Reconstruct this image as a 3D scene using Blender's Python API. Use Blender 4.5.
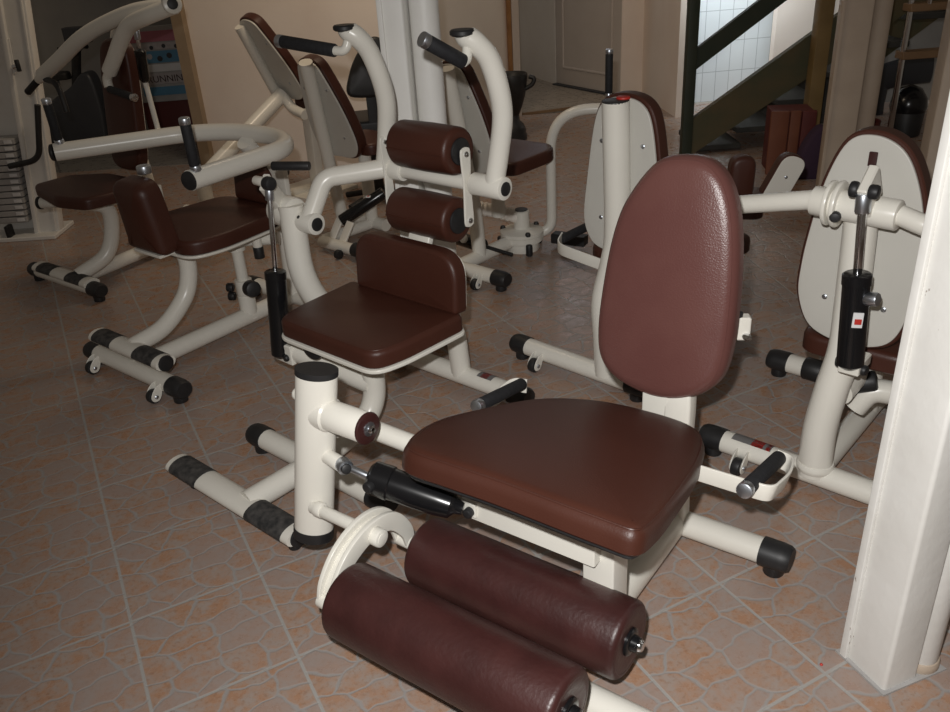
import bpy, bmesh, math, random
from mathutils import Vector, Matrix, Euler
random.seed(4)
for o in list(bpy.data.objects): bpy.data.objects.remove(o)
SC = bpy.context.scene
COL = SC.collection
V = Vector

# ------------------------------------------------------------------ camera
F_PX, PITCH, ROLL, CAM_H = 841.0, 0.480329, 0.0662223, 1.5118
fw = V((0, math.cos(PITCH), -math.sin(PITCH))); rt = V((1, 0, 0)); dn = fw.cross(rt)
ri = rt*math.cos(ROLL) + dn*math.sin(ROLL); do = -rt*math.sin(ROLL) + dn*math.cos(ROLL)
cam_d = bpy.data.cameras.new('camera'); cam = bpy.data.objects.new('camera', cam_d); COL.objects.link(cam)
cam.matrix_world = Matrix(((ri.x, -do.x, -fw.x, 0), (ri.y, -do.y, -fw.y, 0), (ri.z, -do.z, -fw.z, CAM_H), (0, 0, 0, 1)))
cam_d.sensor_width = 36; cam_d.lens = 36*F_PX/950; cam_d.clip_start = 0.05
SC.camera = cam

# ------------------------------------------------------------------ light
SC.view_settings.view_transform = 'Standard'; SC.view_settings.look = 'None'
SC.view_settings.exposure = 0.0; SC.view_settings.gamma = 1; SC.view_settings.use_curve_mapping = False
w = bpy.data.worlds.new('world'); SC.world = w; w.use_nodes = True
w.node_tree.nodes['Background'].inputs[0].default_value = (1.0, 0.84, 0.68, 1)
w.node_tree.nodes['Background'].inputs[1].default_value = 0.088

def lamp(name, typ, loc, target, energy, color, **kw):
    d = bpy.data.lights.new(name, typ); d.energy = energy; d.color = color
    for k, v in kw.items(): setattr(d, k, v)
    o = bpy.data.objects.new(name, d); COL.objects.link(o); o.location = loc
    o.rotation_euler = (V(target)-V(loc)).to_track_quat('-Z', 'Y').to_euler()
    return o
# the camera's own flash
lamp('camera_flash', 'SPOT', (-0.045, 0.03, 1.625), (0.33, 1.68, 0.34), 172, (1.0, 0.985, 0.965),
     spot_size=math.radians(108), spot_blend=1.0, shadow_soft_size=0.018)
# warm ceiling lamps over the back of the room
lamp('ceiling_lamp', 'AREA', (-0.55, 4.3, 2.6), (-0.9, 5.8, 0.9), 15, (1.0, 0.80, 0.58), size=0.5)
lamp('ceiling_lamp', 'AREA', (1.25, 5.9, 2.5), (1.25, 6.6, 0.6), 3, (1.0, 0.82, 0.62), size=0.5)
# daylight inside the tiled side room and from the hall
lamp('side_room_daylight', 'AREA', (2.15, 6.62, 1.5), (2.3, 7.4, 0.62), 8, (0.86, 0.95, 1.0), size=0.7, spread=math.radians(120))
lamp('hall_daylight', 'AREA', (1.05, 8.2, 2.3), (0.9, 6.0, 0.3), 3, (0.80, 0.88, 1.0), size=0.7)

# ------------------------------------------------------------------ materials
def new_mat(name):
    m = bpy.data.materials.new(name); m.use_nodes = True
    nt = m.node_tree; b = nt.nodes['Principled BSDF']
    return m, nt, b
def N(nt, typ, **kw):
    n = nt.nodes.new(typ)
    for k, v in kw.items(): setattr(n, k, v)
    return n
def mix_rgb(nt, fac, a, b):
    n = nt.nodes.new('ShaderNodeMix'); n.data_type = 'RGBA'
    if hasattr(fac, 'links') or hasattr(fac, 'is_linked'): nt.links.new(fac, n.inputs[0])
    else: n.inputs[0].default_value = fac
    for i, c in ((6, a), (7, b)):
        if hasattr(c, 'is_linked'): nt.links.new(c, n.inputs[i])
        else: n.inputs[i].default_value = (*c, 1)
    return n.outputs[2]
def ramp(nt, src, p0, p1, c0=(0, 0, 0), c1=(1, 1, 1)):
    r = nt.nodes.new('ShaderNodeValToRGB'); nt.links.new(src, r.inputs[0])
    r.color_ramp.elements[0].position = p0; r.color_ramp.elements[1].position = p1
    r.color_ramp.elements[0].color = (*c0, 1); r.color_ramp.elements[1].color = (*c1, 1)
    return r.outputs[0]
def mat(name, c1, c2=None, rough=0.5, metal=0.0, scale=8.0, bump=0.0, bscale=60.0, spec=0.5, detail=4.0, coat=0.0):
    m, nt, b = new_mat(name)
    b.inputs['Roughness'].default_value = rough; b.inputs['Metallic'].default_value = metal
    b.inputs['Specular IOR Level'].default_value = spec; b.inputs['Coat Weight'].default_value = coat
    tc = N(nt, 'ShaderNodeTexCoord')
    if c2 is None: c2 = tuple(x*0.9 for x in c1)
    n = N(nt, 'ShaderNodeTexNoise'); n.inputs['Scale'].default_value = scale; n.inputs['Detail'].default_value = detail
    nt.links.new(tc.outputs['Object'], n.inputs['Vector'])
    nt.links.new(mix_rgb(nt, ramp(nt, n.outputs[0], 0.35, 0.65), c1, c2), b.inputs['Base Color'])
    if bump:
        n2 = N(nt, 'ShaderNodeTexNoise'); n2.inputs['Scale'].default_value = bscale; n2.inputs['Detail'].default_value = 5
        nt.links.new(tc.outputs['Object'], n2.inputs['Vector'])
        bp = N(nt, 'ShaderNodeBump'); bp.inputs['Strength'].default_value = bump; bp.inputs['Distance'].default_value = 0.002
        nt.links.new(n2.outputs[0], bp.inputs['Height']); nt.links.new(bp.outputs[0], b.inputs['Normal'])
    return m
M = {}
M['cream'] = mat('cream enamel', (0.77, 0.745, 0.675), (0.74, 0.715, 0.645), rough=0.28, scale=3)
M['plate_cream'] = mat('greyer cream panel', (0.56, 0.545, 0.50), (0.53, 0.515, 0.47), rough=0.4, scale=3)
M['leather'] = mat('brown vinyl', (0.062, 0.020, 0.0125), (0.053, 0.0165, 0.010), rough=0.42, scale=5, bump=0.25, bscale=300, spec=0.38)
M['leather_back'] = mat('reddish brown vinyl', (0.135, 0.056, 0.048), (0.120, 0.047, 0.041), rough=0.31, scale=6, bump=0.35, bscale=260)
M['maroon'] = mat('maroon vinyl', (0.050, 0.0155, 0.0140), (0.038, 0.0115, 0.0105), rough=0.40, scale=14, bump=0.5, bscale=90)
M['black'] = mat('black rubber', (0.012, 0.012, 0.013), (0.018, 0.018, 0.019), rough=0.5, scale=30)
M['gloss_black'] = mat('glossy black paint', (0.008, 0.008, 0.009), rough=0.22, scale=20)
M['grip'] = mat('ribbed black foam', (0.016, 0.017, 0.020), (0.010, 0.010, 0.012), rough=0.7, scale=90, bump=0.5, bscale=300)
M['tread'] = mat('worn black grip tape', (0.020, 0.020, 0.020), (0.075, 0.070, 0.066), rough=0.85, scale=40, bump=0.5, bscale=200)
M['chrome'] = mat('chrome', (0.75, 0.76, 0.78), rough=0.14, metal=1.0)
M['steel'] = mat('brushed aluminium', (0.62, 0.66, 0.72), rough=0.35, metal=1.0)
M['white'] = mat('white label', (0.75, 0.75, 0.75), rough=0.5)
M['red'] = mat('red print', (0.50, 0.03, 0.02), rough=0.5)
M['grey_label'] = mat('grey print', (0.16, 0.155, 0.155), rough=0.45)
M['post_paint'] = mat('chipped white gloss paint', (0.74, 0.73, 0.70), (0.70, 0.68, 0.64), rough=0.45, scale=6, bump=0.5, bscale=40)
def chipped(m):
    nt = m.node_tree; b = nt.nodes['Principled BSDF']; src = b.inputs['Base Color'].links[0].from_socket
    tc = N(nt, 'ShaderNodeTexCoord'); mp = N(nt, 'ShaderNodeMapping'); mp.inputs['Scale'].default_value = (1, 1, 0.45); nt.links.new(tc.outputs['Object'], mp.inputs[0])
    n = N(nt, 'ShaderNodeTexNoise'); n.inputs['Scale'].default_value = 34; n.inputs['Detail'].default_value = 6; n.inputs['Roughness'].default_value = 0.6; nt.links.new(mp.outputs[0], n.inputs['Vector'])
    mx = nt.nodes.new('ShaderNodeMix'); mx.data_type = 'RGBA'; nt.links.new(ramp(nt, n.outputs[0], 0.69, 0.71), mx.inputs[0]); nt.links.new(src, mx.inputs[6]); mx.inputs[7].default_value = (0.22, 0.17, 0.13, 1)
    nt.links.new(mx.outputs[2], b.inputs['Base Color'])
M['chipped'] = mat('chipped white paint', (0.74, 0.73, 0.70), (0.68, 0.665, 0.63), rough=0.45, scale=6, bump=0.5, bscale=40)
chipped(M['chipped'])
M['white_paint'] = mat('clean white gloss paint', (0.86, 0.85, 0.82), (0.80, 0.79, 0.75), rough=0.45, scale=5, bump=0.4, bscale=40)
M['tan_paint'] = mat('tan paint', (0.50, 0.41, 0.32), (0.45, 0.36, 0.28), rough=0.6, scale=6, bump=0.3, bscale=40)
M['wall'] = mat('pinkish cream plaster', (0.86, 0.77, 0.69), (0.81, 0.71, 0.63), rough=0.85, scale=2.5, bump=0.4, bscale=30)
M['wall_panel'] = mat('off white panelling', (0.84, 0.79, 0.72), (0.80, 0.74, 0.67), rough=0.6, scale=3)
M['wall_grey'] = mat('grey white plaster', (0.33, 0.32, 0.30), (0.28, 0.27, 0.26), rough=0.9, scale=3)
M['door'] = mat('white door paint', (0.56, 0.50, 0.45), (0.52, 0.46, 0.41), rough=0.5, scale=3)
M['orange_wood'] = mat('varnished pine', (0.34, 0.17, 0.06), (0.26, 0.12, 0.04), rough=0.5, scale=9)
M['jamb'] = mat('pale oak trim', (0.36, 0.27, 0.18), (0.31, 0.23, 0.15), rough=0.6, scale=9)
M['green_paint'] = mat('dark green paint', (0.020, 0.030, 0.018), (0.030, 0.036, 0.022), rough=0.5, scale=7)
M['stringer'] = mat('green brown timber', (0.105, 0.080, 0.038), (0.070, 0.070, 0.036), rough=0.65, scale=5)
M['tread_wood'] = mat('dark grey timber', (0.050, 0.048, 0.043), (0.032, 0.032, 0.028), rough=0.75, scale=6)
M['ochre_wood'] = mat('ochre timber', (0.23, 0.15, 0.055), (0.18, 0.115, 0.04), rough=0.6, scale=6)
M['red_wood'] = mat('red brown wood', (0.19, 0.062, 0.028), (0.15, 0.045, 0.02), rough=0.55, scale=6)
M['dark_red'] = mat('dark red board', (0.11, 0.018, 0.014), rough=0.6)
M['purple'] = mat('dark purple cloth', (0.045, 0.022, 0.045), rough=0.9)
M['rung'] = mat('brown wooden rail', (0.24, 0.145, 0.075), (0.19, 0.11, 0.055), rough=0.5, scale=8)
M['pink'] = mat('pink print', (0.50, 0.17, 0.22), rough=0.6)
M['pale_print'] = mat('pale print', (0.50, 0.47, 0.47), (0.42, 0.38, 0.38), rough=0.6, scale=30)
M['blue'] = mat('blue print', (0.10, 0.27, 0.42), rough=0.6)
M['plate_grey'] = mat('grey weight plate', (0.42, 0.41, 0.40), (0.36, 0.35, 0.34), rough=0.5)
M['bike_grey'] = mat('dark grey plastic', (0.035, 0.038, 0.045), rough=0.4)
M['hall_tile'] = None

def tile_mat(name, rot, off, tile, grout=(0.355, 0.34, 0.32), stones=True, c_lo=(0.375, 0.215, 0.135), c_hi=(0.345, 0.275, 0.235), rough=0.29, gw=0.0078):
    m, nt, b = new_mat(name); lk = nt.links.new
    b.inputs['Specular IOR Level'].default_value = 0.45
    tc = N(nt, 'ShaderNodeTexCoord'); mp = N(nt, 'ShaderNodeMapping', vector_type='TEXTURE')
    mp.inputs['Location'].default_value = (*off, 0); mp.inputs['Rotation'].default_value = (0, 0, rot)
    mp.inputs['Scale'].default_value = (tile, tile, 1)
    lk(tc.outputs['Object'], mp.inputs[0])
    fr = N(nt, 'ShaderNodeVectorMath', operation='FRACTION'); lk(mp.outputs[0], fr.inputs[0])
    sx = N(nt, 'ShaderNodeSeparateXYZ'); lk(fr.outputs[0], sx.inputs[0])
    def edge(s):
        a = N(nt, 'ShaderNodeMath', operation='SUBTRACT'); lk(s, a.inputs[0]); a.inputs[1].default_value = 0.5
        c = N(nt, 'ShaderNodeMath', operation='ABSOLUTE'); lk(a.outputs[0], c.inputs[0]); return c.outputs[0]
    mx = N(nt, 'ShaderNodeMath', operation='MAXIMUM'); lk(edge(sx.outputs[0]), mx.inputs[0]); lk(edge(sx.outputs[1]), mx.inputs[1])
    joint = ramp(nt, mx.outputs[0], 0.5-gw*2.0, 0.5-gw)
    def noise(scale, detail, rgh, vec):
        n = N(nt, 'ShaderNodeTexNoise'); n.inputs['Scale'].default_value = scale; n.inputs['Detail'].default_value = detail
        n.inputs['Roughness'].default_value = rgh; lk(vec, n.inputs['Vector']); return n
    big = noise(7, 7, 0.68, mp.outputs[0]); fine = noise(26, 5, 0.7, mp.outputs[0])
    base = mix_rgb(nt, ramp(nt, big.outputs[0], 0.40, 0.60), c_lo, c_hi)
    base = mix_rgb(nt, ramp(nt, fine.outputs[0], 0.52, 0.66, (0, 0, 0), (0.75, 0.75, 0.75)), base, tuple(c*0.72 for c in c_lo) if stones else tuple(c*0.9 for c in c_lo))
    hgt = joint
    if stones:
        # the same printed flagstone drawing in every tile, its stones longer one way than the other
        nz = noise(4.0, 2, 0.5, fr.outputs[0])
        ad = N(nt, 'ShaderNodeMixRGB'); ad.blend_type = 'ADD'; ad.inputs[0].default_value = 0.16
        lk(fr.outputs[0], ad.inputs[1]); lk(nz.outputs[1], ad.inputs[2])
        sc = N(nt, 'ShaderNodeVectorMath', operation='MULTIPLY'); lk(ad.outputs[0], sc.inputs[0]); sc.inputs[1].default_value = (3.3, 4.6, 1)
        vo = N(nt, 'ShaderNodeTexVoronoi', voronoi_dimensions='2D', feature='DISTANCE_TO_EDGE'); vo.inputs['Scale'].default_value = 1.0
        vc = N(nt, 'ShaderNodeTexVoronoi', voronoi_dimensions='2D', feature='F1'); vc.inputs['Scale'].default_value = 1.0
        for v in (vo, vc): v.inputs['Randomness'].default_value = 0.8; lk(sc.outputs[0], v.inputs['Vector'])
        sp = N(nt, 'ShaderNodeSeparateXYZ'); lk(vc.outputs['Color'], sp.inputs[0])
        base = mix_rgb(nt, ramp(nt, sp.outputs[0], 0.50, 0.80, (0, 0, 0), (0.6, 0.6, 0.6)), base, (0.315, 0.255, 0.232))
        line = ramp(nt, vo.outputs['Distance'], 0.018, 0.062)
        base = mix_rgb(nt, line, (0.315, 0.29, 0.275), base)
        hm = N(nt, 'ShaderNodeMath', operation='SUBTRACT'); lk(line, hm.inputs[0]); lk(joint, hm.inputs[1]); hgt = hm.outputs[0]
    lk(mix_rgb(nt, joint, base, grout), b.inputs['Base Color'])
    rg = ramp(nt, big.outputs[0], 0.3, 0.7, (rough-0.08,)*3, (rough+0.12,)*3); lk(rg, b.inputs['Roughness'])
    bp = N(nt, 'ShaderNodeBump'); bp.inputs['Strength'].default_value = 0.4; bp.inputs['Distance'].default_value = 0.0015
    lk(hgt, bp.inputs['Height']); lk(bp.outputs[0], b.inputs['Normal'])
    return m
TA = 0.461805
TOFF = (0.33*(-0.3095*math.cos(TA) - 12.5241*math.sin(TA)), 0.33*(-0.3095*math.sin(TA) + 12.5241*math.cos(TA)))
M['floor'] = tile_mat('flagstone print floor tile', TA, TOFF, 0.33)
M['floor_rot'] = tile_mat('flagstone print floor tile laid square', 0.12, (1.345, 3.55), 0.31)
M['hall'] = tile_mat('pale hall tile', 0.3, (0.4, 7.3), 0.42, stones=False, c_lo=(0.34, 0.29, 0.23), c_hi=(0.40, 0.34, 0.28), grout=(0.22, 0.19, 0.16))
M['grey_floor'] = tile_mat('grey floor tile', 0.46, (0, 7), 0.5, stones=False, c_lo=(0.22, 0.21, 0.20), c_hi=(0.25, 0.24, 0.22), grout=(0.14, 0.13, 0.13))
def walltile():
    m, nt, b = new_mat('white wall tile'); lk = nt.links.new
    tc = N(nt, 'ShaderNodeTexCoord'); br = N(nt, 'ShaderNodeTexBrick', offset=0.0)
    mp = N(nt, 'ShaderNodeMapping'); lk(tc.outputs['UV'], mp.inputs[0]); lk(mp.outputs[0], br.inputs['Vector'])
    br.inputs['Color1'].default_value = (0.72, 0.76, 0.78, 1); br.inputs['Color2'].default_value = (0.70, 0.74, 0.76, 1)
    br.inputs['Mortar'].default_value = (0.42, 0.45, 0.47, 1); br.inputs['Scale'].default_value = 1
    br.inputs['Mortar Size'].default_value = 0.0028; br.inputs['Brick Width'].default_value = 0.115; br.inputs['Row Height'].default_value = 0.24
    lk(br.outputs[0], b.inputs['Base Color']); b.inputs['Roughness'].default_value = 0.3
    return m
M['walltile'] = walltile()

# ------------------------------------------------------------------ object helpers
def link_mesh(name, verts, faces, m, parent=None, smooth=True, sharp=40):
    me = bpy.data.meshes.new(name); me.from_pydata([tuple(v) for v in verts], [], faces)
    bm = bmesh.new(); bm.from_mesh(me); bmesh.ops.recalc_face_normals(bm, faces=bm.faces)
    if smooth:
        for f in bm.faces: f.smooth = True
        for e in bm.edges:
            if len(e.link_faces) == 2 and e.calc_face_angle(0) > math.radians(sharp): e.smooth = False
    bm.to_mesh(me); bm.free()
    me.materials.append(m)
    o = bpy.data.objects.new(name, me); COL.objects.link(o)
    if parent: o.parent = parent
    return o
class MB:
    """collects several solids that make up ONE part"""
    def __init__(s): s.v = []; s.f = []
    def add(s, vf):
        v, f = vf; b = len(s.v); s.v += [V(x) for x in v]; s.f += [[i+b for i in q] for q in f]; return s
    def build(s, name, m, parent=None, smooth=True, sharp=40): return link_mesh(name, s.v, s.f, m, parent, smooth, sharp)

def fillet(pts, R=0.0, n=8):
    pts = [V(p) for p in pts]
    if R <= 0 or len(pts) < 3: return pts
    out = [pts[0]]
    for i in range(1, len(pts)-1):
        a, c, b = pts[i-1], pts[i], pts[i+1]
        d = min(R, (a-c).length*0.48, (b-c).length*0.48)
        p, q = c+(a-c).normalized()*d, c+(b-c).normalized()*d
        for k in range(n+1):
            t = k/n; out.append(p*(1-t)**2 + c*2*t*(1-t) + q*t*t)
    out.append(pts[-1]); return out
def spline(pts, n=10):
    pts = [V(p) for p in pts]; P = [pts[0]*2-pts[1]] + pts + [pts[-1]*2-pts[-2]]; out = []
    for i in range(1, len(P)-2):
        for k in range(n):
            t = k/n; a, b, c, d = P[i-1], P[i], P[i+1], P[i+2]
            out.append(0.5*((2*b)+(c-a)*t+(2*a-5*b+4*c-d)*t*t+(3*b-a-3*c+d)*t**3))
    out.append(pts[-1]); return out
def sweep(path, rx, ry=None, up=(0, 0, 1), seg=18, sect=None, rad=None):
    """closed section carried along a path; rx is sideways, ry along 'up'"""
    if ry is None: ry = rx
    path = [V(p) for p in path]; n = len(path)
    T = [(path[min(i+1, n-1)]-path[max(i-1, 0)]).normalized() for i in range(n)]
    u = V(up)
    if abs(u.normalized().dot(T[0])) > 0.95: u = V((0, 1, 0)) if abs(T[0].y) < 0.9 else V((1, 0, 0))
    u = (u - T[0]*u.dot(T[0])).normalized()
    if sect is None: sect = [(math.cos(2*math.pi*k/seg)*rx, math.sin(2*math.pi*k/seg)*ry) for k in range(seg)]
    S = len(sect); vs = []; fs = []
    for i in range(n):
        if i: u = (u - T[i]*u.dot(T[i])).normalized()
        s = T[i].cross(u); k = rad(i/(n-1)) if rad else 1
        vs += [path[i] + s*(a*k) + u*(b*k) for a, b in sect]
    for i in range(n-1):
        for k in range(S):
            fs.append([i*S+k, i*S+(k+1) % S, (i+1)*S+(k+1) % S, (i+1)*S+k])
    fs.append(list(range(S))[::-1]); fs.append([(n-1)*S+k for k in range(S)])
    return vs, fs
def rect(a, b, r=0.006):
    out = []
    for cx, cy, a0 in ((a-r, b-r, 0), (-a+r, b-r, 90), (-a+r, -b+r, 180), (a-r, -b+r, 270)):
        for k in range(4):
            t = math.radians(a0+30*k); out.append((cx+r*math.cos(t), cy+r*math.sin(t)))
    return out
def lathe(p0, p1, prof, seg=24):
    """prof: (t along p0->p1 in metres, radius)"""
    p0, p1 = V(p0), V(p1); ax = (p1-p0).normalized()
    u = V((0, 0, 1)) if abs(ax.z) < 0.9 else V((1, 0, 0)); u = (u-ax*u.dot(ax)).normalized(); s = ax.cross(u)
    vs = []; fs = []
    for t, r in prof:
        for k in range(seg):
            a = 2*math.pi*k/seg; vs.append(p0+ax*t+(s*math.cos(a)+u*math.sin(a))*max(r, 1e-4))
    for i in range(len(prof)-1):
        for k in range(seg): fs.append([i*seg+k, i*seg+(k+1) % seg, (i+1)*seg+(k+1) % seg, (i+1)*seg+k])
    fs.append(list(range(seg))[::-1]); fs.append([(len(prof)-1)*seg+k for k in range(seg)])
    return vs, fs
def cyl(p0, p1, r, bev=0.003, seg=24):
    L = (V(p1)-V(p0)).length; b = min(bev, L*0.4, r*0.5)
    return lathe(p0, p1, [(0, r-b), (b*0.3, r-b*0.3), (b, r), (L-b, r), (L-b*0.3, r-b*0.3), (L, r-b)], seg)
def box(c, h, rz=0.0, bev=0.004, ax=None):
    """centre, half sizes; bevelled prism built as a rounded section swept up"""
    c = V(c); hx, hy, hz = h; b = min(bev, hx*0.4, hy*0.4, hz*0.4)
    R = Matrix.Rotation(rz, 3, 'Z') if ax is None else Matrix([V(a) for a in ax]).transposed()
    vs = []; fs = []; S = None
    for z, ins in ((-hz, b), (-hz+b, 0), (hz-b, 0), (hz, b)):
        sc = rect(hx-ins, hy-ins, max(b-ins*0.7, 0.0008)); S = len(sc)
        vs += [c + R @ V((x, y, z)) for x, y in sc]
    for i in range(3):
        for k in range(S): fs.append([i*S+k, i*S+(k+1) % S, (i+1)*S+(k+1) % S, (i+1)*S+k])
    fs.append(list(range(S))[::-1]); fs.append([3*S+k for k in range(S)])
    return vs, fs
def rpoly(pts, r, n=6):
    pts = [V((p[0], p[1], 0)) for p in pts]; m = len(pts); out = []
    for i in range(m):
        a, c, b = pts[i-1], pts[i], pts[(i+1) % m]; rr = r[i] if isinstance(r, (list, tuple)) else r
        d = min(rr, (a-c).length*0.48, (b-c).length*0.48)
        p, q = c+(a-c).normalized()*d, c+(b-c).normalized()*d
        for k in range(n+1):
            t = k/n; x = p*(1-t)**2 + c*2*t*(1-t) + q*t*t; out.append((x.x, x.y))
    return out
def closed_spline(pts, n=6):
    m = len(pts); P = [V((p[0], p[1], 0)) for p in pts]; out = []
    for i in range(m):
        a, b, c, d = P[i-1], P[i], P[(i+1) % m], P[(i+2) % m]
        for k in range(n):
            t = k/n; x = 0.5*((2*b)+(c-a)*t+(2*a-5*b+4*c-d)*t*t+(3*b-a-3*c+d)*t**3); out.append((x.x, x.y))
    return out
def inset(poly, d):
    m = len(poly); A = sum(poly[i-1][0]*poly[i][1]-poly[i][0]*poly[i-1][1] for i in range(m)); sg = 1 if A > 0 else -1
    out = []
    for i in range(m):
        tx, ty = poly[(i+1) % m][0]-poly[i-1][0], poly[(i+1) % m][1]-poly[i-1][1]; L = math.hypot(tx, ty) or 1
        out.append((poly[i][0]-ty/L*d*sg, poly[i][1]+tx/L*d*sg))
    return out
def frame(o, ax, ay):
    ax = V(ax).normalized(); ay = V(ay).normalized(); return (V(o), ax, ay, ax.cross(ay).normalized())
def slab(poly, t, fr, bev=0.02, dome=0.0, back=0.004):
    """padded slab: outline in the frame's plane, thickness along its normal"""
    o, ax, ay, an = fr; cx = sum(p[0] for p in poly)/len(poly); cy = sum(p[1] for p in poly)/len(poly)
    rings = [(inset(poly, back), 0.0), (poly, back)]
    for k in range(6):
        a = math.radians(90*k/5); rings.append((inset(poly, bev*(1-math.cos(a))), t-bev+bev*math.sin(a)))
    last = rings[-1][0]
    for s, dz in ((0.85, 0.45), (0.6, 0.8), (0.3, 0.97)):
        rings.append(([(cx+(x-cx)*s, cy+(y-cy)*s) for x, y in last], t+dome*dz))
    m = len(poly); vs = []; fs = []
    for P, z in rings: vs += [o+ax*x+ay*y+an*z for x, y in P]
    for i in range(len(rings)-1):
        for k in range(m): fs.append([i*m+k, i*m+(k+1) % m, (i+1)*m+(k+1) % m, (i+1)*m+k])
    fs.append(list(range(m))[::-1]); vs.append(o+ax*cx+ay*cy+an*(t+dome)); c = len(vs)-1; b = (len(rings)-1)*m
    for k in range(m): fs.append([b+k, b+(k+1) % m, c])
    return vs, fs
def loop_tube(poly, fr, z, r, seg=6):
    o, ax, ay, an = fr; pts = [o+ax*x+ay*y+an*z for x, y in poly]; m = len(pts); vs = []; fs = []
    for i in range(m):
        t = (pts[(i+1) % m]-pts[i-1]).normalized(); s = t.cross(an).normalized()
        for k in range(seg):
            a = 2*math.pi*k/seg; vs.append(pts[i]+s*math.cos(a)*r+an*math.sin(a)*r)
    for i in range(m):
        for k in range(seg): fs.append([i*seg+k, i*seg+(k+1) % seg, ((i+1) % m)*seg+(k+1) % seg, ((i+1) % m)*seg+k])
    return vs, fs
def P(name, vf, m, parent=None, **kw):
    o = link_mesh(name, vf[0], vf[1], M[m] if isinstance(m, str) else m, parent, **kw); return o
def many(name, vfs, m, parent=None, **kw):
    b = MB()
    for x in vfs: b.add(x)
    return b.build(name, M[m], parent, **kw)
def lab(o, label, cat=None, group=None, kind=None):
    if label: o['label'] = label
    if cat: o['category'] = cat
    if group: o['group'] = group
    if kind: o['kind'] = kind
    return o
def thing(name, loc, deg, label, cat, group=None):
    o = bpy.data.objects.new(name, None); COL.objects.link(o); o.location = (loc[0], loc[1], loc[2] if len(loc) > 2 else 0)
    o.rotation_euler = (0, 0, math.radians(deg)); o.empty_display_size = 0.1
    return lab(o, label, cat, group)
def struct(name, vf, m, **kw):
    o = P(name, vf, m, None, **kw); o['kind'] = 'structure'; return o
def wall(name, a, b, h, m, t=0.08, z0=0.0):
    """upright wall from a to b (its seen face), thickness on the far side"""
    a, b = V((*a, 0)), V((*b, 0)); d = (b-a).normalized(); nrm = V((-d.y, d.x, 0))
    vs = [a, b, b+nrm*t, a+nrm*t]; vs = [V((v.x, v.y, z0)) for v in vs] + [V((v.x, v.y, z0+h)) for v in vs]
    return struct(name, (vs, [[0, 1, 5, 4], [1, 2, 6, 5], [2, 3, 7, 6], [3, 0, 4, 7], [4, 5, 6, 7], [3, 2, 1, 0]]), m, smooth=False)
def poly_slab(pts, z0, z1):
    n = len(pts); vs = [V((x, y, z0)) for x, y in pts]+[V((x, y, z1)) for x, y in pts]
    fs = [list(range(n))[::-1], [n+k for k in range(n)]]+[[k, (k+1) % n, n+(k+1) % n, n+k] for k in range(n)]
    return vs, fs

# ---- parts that the machines share
def foot_cap(parent, x, y, z, sgn, rx=0.040, rz=0.036, ln=0.062):
    b = MB(); b.add(sweep([(x-sgn*0.012, y, z), (x+sgn*ln*0.55, y, z), (x+sgn*ln*0.85, y, z), (x+sgn*ln, y, z)], rx, rz, rad=lambda t: 1 if t < 0.5 else (0.94 if t < 0.9 else 0.80)))
    b.add(cyl((x+sgn*0.022, y, 0.0), (x+sgn*0.022, y, z), 0.026, 0.004))
    return b.build('end_cap', M['black'], parent)
def base_bar(parent, y, x0, x1, z=0.056, caps=True, casters=(), rx=0.036, rz=0.033, label=None):
    bar = P('base_bar', sweep([(x0, y, z), (x1, y, z)], rx, rz), 'cream', parent)
    if caps: foot_cap(bar, x0, y, z, -1); foot_cap(bar, x1, y, z, 1)
    for (cx, side) in casters:
        b = MB(); yc = y+side*0.060; zc = 0.030
        tab = closed_spline([(0.020, 0.0), (0.012, -0.018), (-0.008, -0.020), (-0.022, -0.004), (-0.030, 0.020), (-0.030, 0.040), (-0.012, 0.038), (0.008, 0.022)], 3)
        for dx in (-0.020, 0.014): b.add(slab([(-side*a, c_) for a, c_ in tab], 0.006, (V((cx+dx, yc, zc)), V((0, -side*-1, 0)), V((0, 0, 1)), V((1, 0, 0))), 0.002))
        br = b.build('caster_bracket', M['cream'], bar)
        P('caster_wheel', cyl((cx-0.0125, yc, 0.0265), (cx+0.0125, yc, 0.0265), 0.0265), 'black', bar); bolt(br, (cx+0.020, yc, zc-0.002), (1, 0, 0), 0.008, 'steel', 0.005)
    if label:
        for (u0, u1, m_) in label:
            pts = []
            vs = []; fs = []
            for i, xx in enumerate((u0, u1)):
                for k in range(6):
                    a = math.radians(40+80*k/5); vs.append(V((xx, y+math.cos(a)*(rx+0.0012), z+math.sin(a)*(rz+0.0012))))
            for k in range(5): fs.append([k, k+1, 6+k+1, 6+k])
            P('sticker', (vs, fs), m_, bar)
    return bar
def grip_bar(parent, p0, p1, r=0.0165, cap_end=1, name='hand_grip'):
    """foam grip p0->p1 with an aluminium end cap at p1"""
    p0, p1 = V(p0), V(p1); d = (p1-p0).normalized()
    g = P(name, cyl(p0, p1, r, 0.004), 'grip', parent)
    P('grip_end', cyl(p1-d*0.002, p1+d*0.020, r*1.04, 0.004), 'steel', g)
    return g
def damper(parent, bottom, top, body=0.6, r=0.032, rod=0.008, label=None, knob=None):
    b, t = V(bottom), V(top); d = t-b; mid = b+d*body; u = d.normalized()
    g = P('damper', lathe(b, mid, [(0, r*0.55), (0.006, r*0.8), (0.012, r), (d.length*body-0.03, r), (d.length*body-0.028, r*1.06), (d.length*body-0.004, r*1.06), (d.length*body, r*0.9)]), 'gloss_black', parent)
    P('piston_rod', cyl(mid-u*0.004, t, rod, 0.002), 'chrome', g)
    P('rod_eye', cyl(t-u*0.05, t-u*0.005, rod*1.7, 0.003), 'steel', g)
    return g
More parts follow.
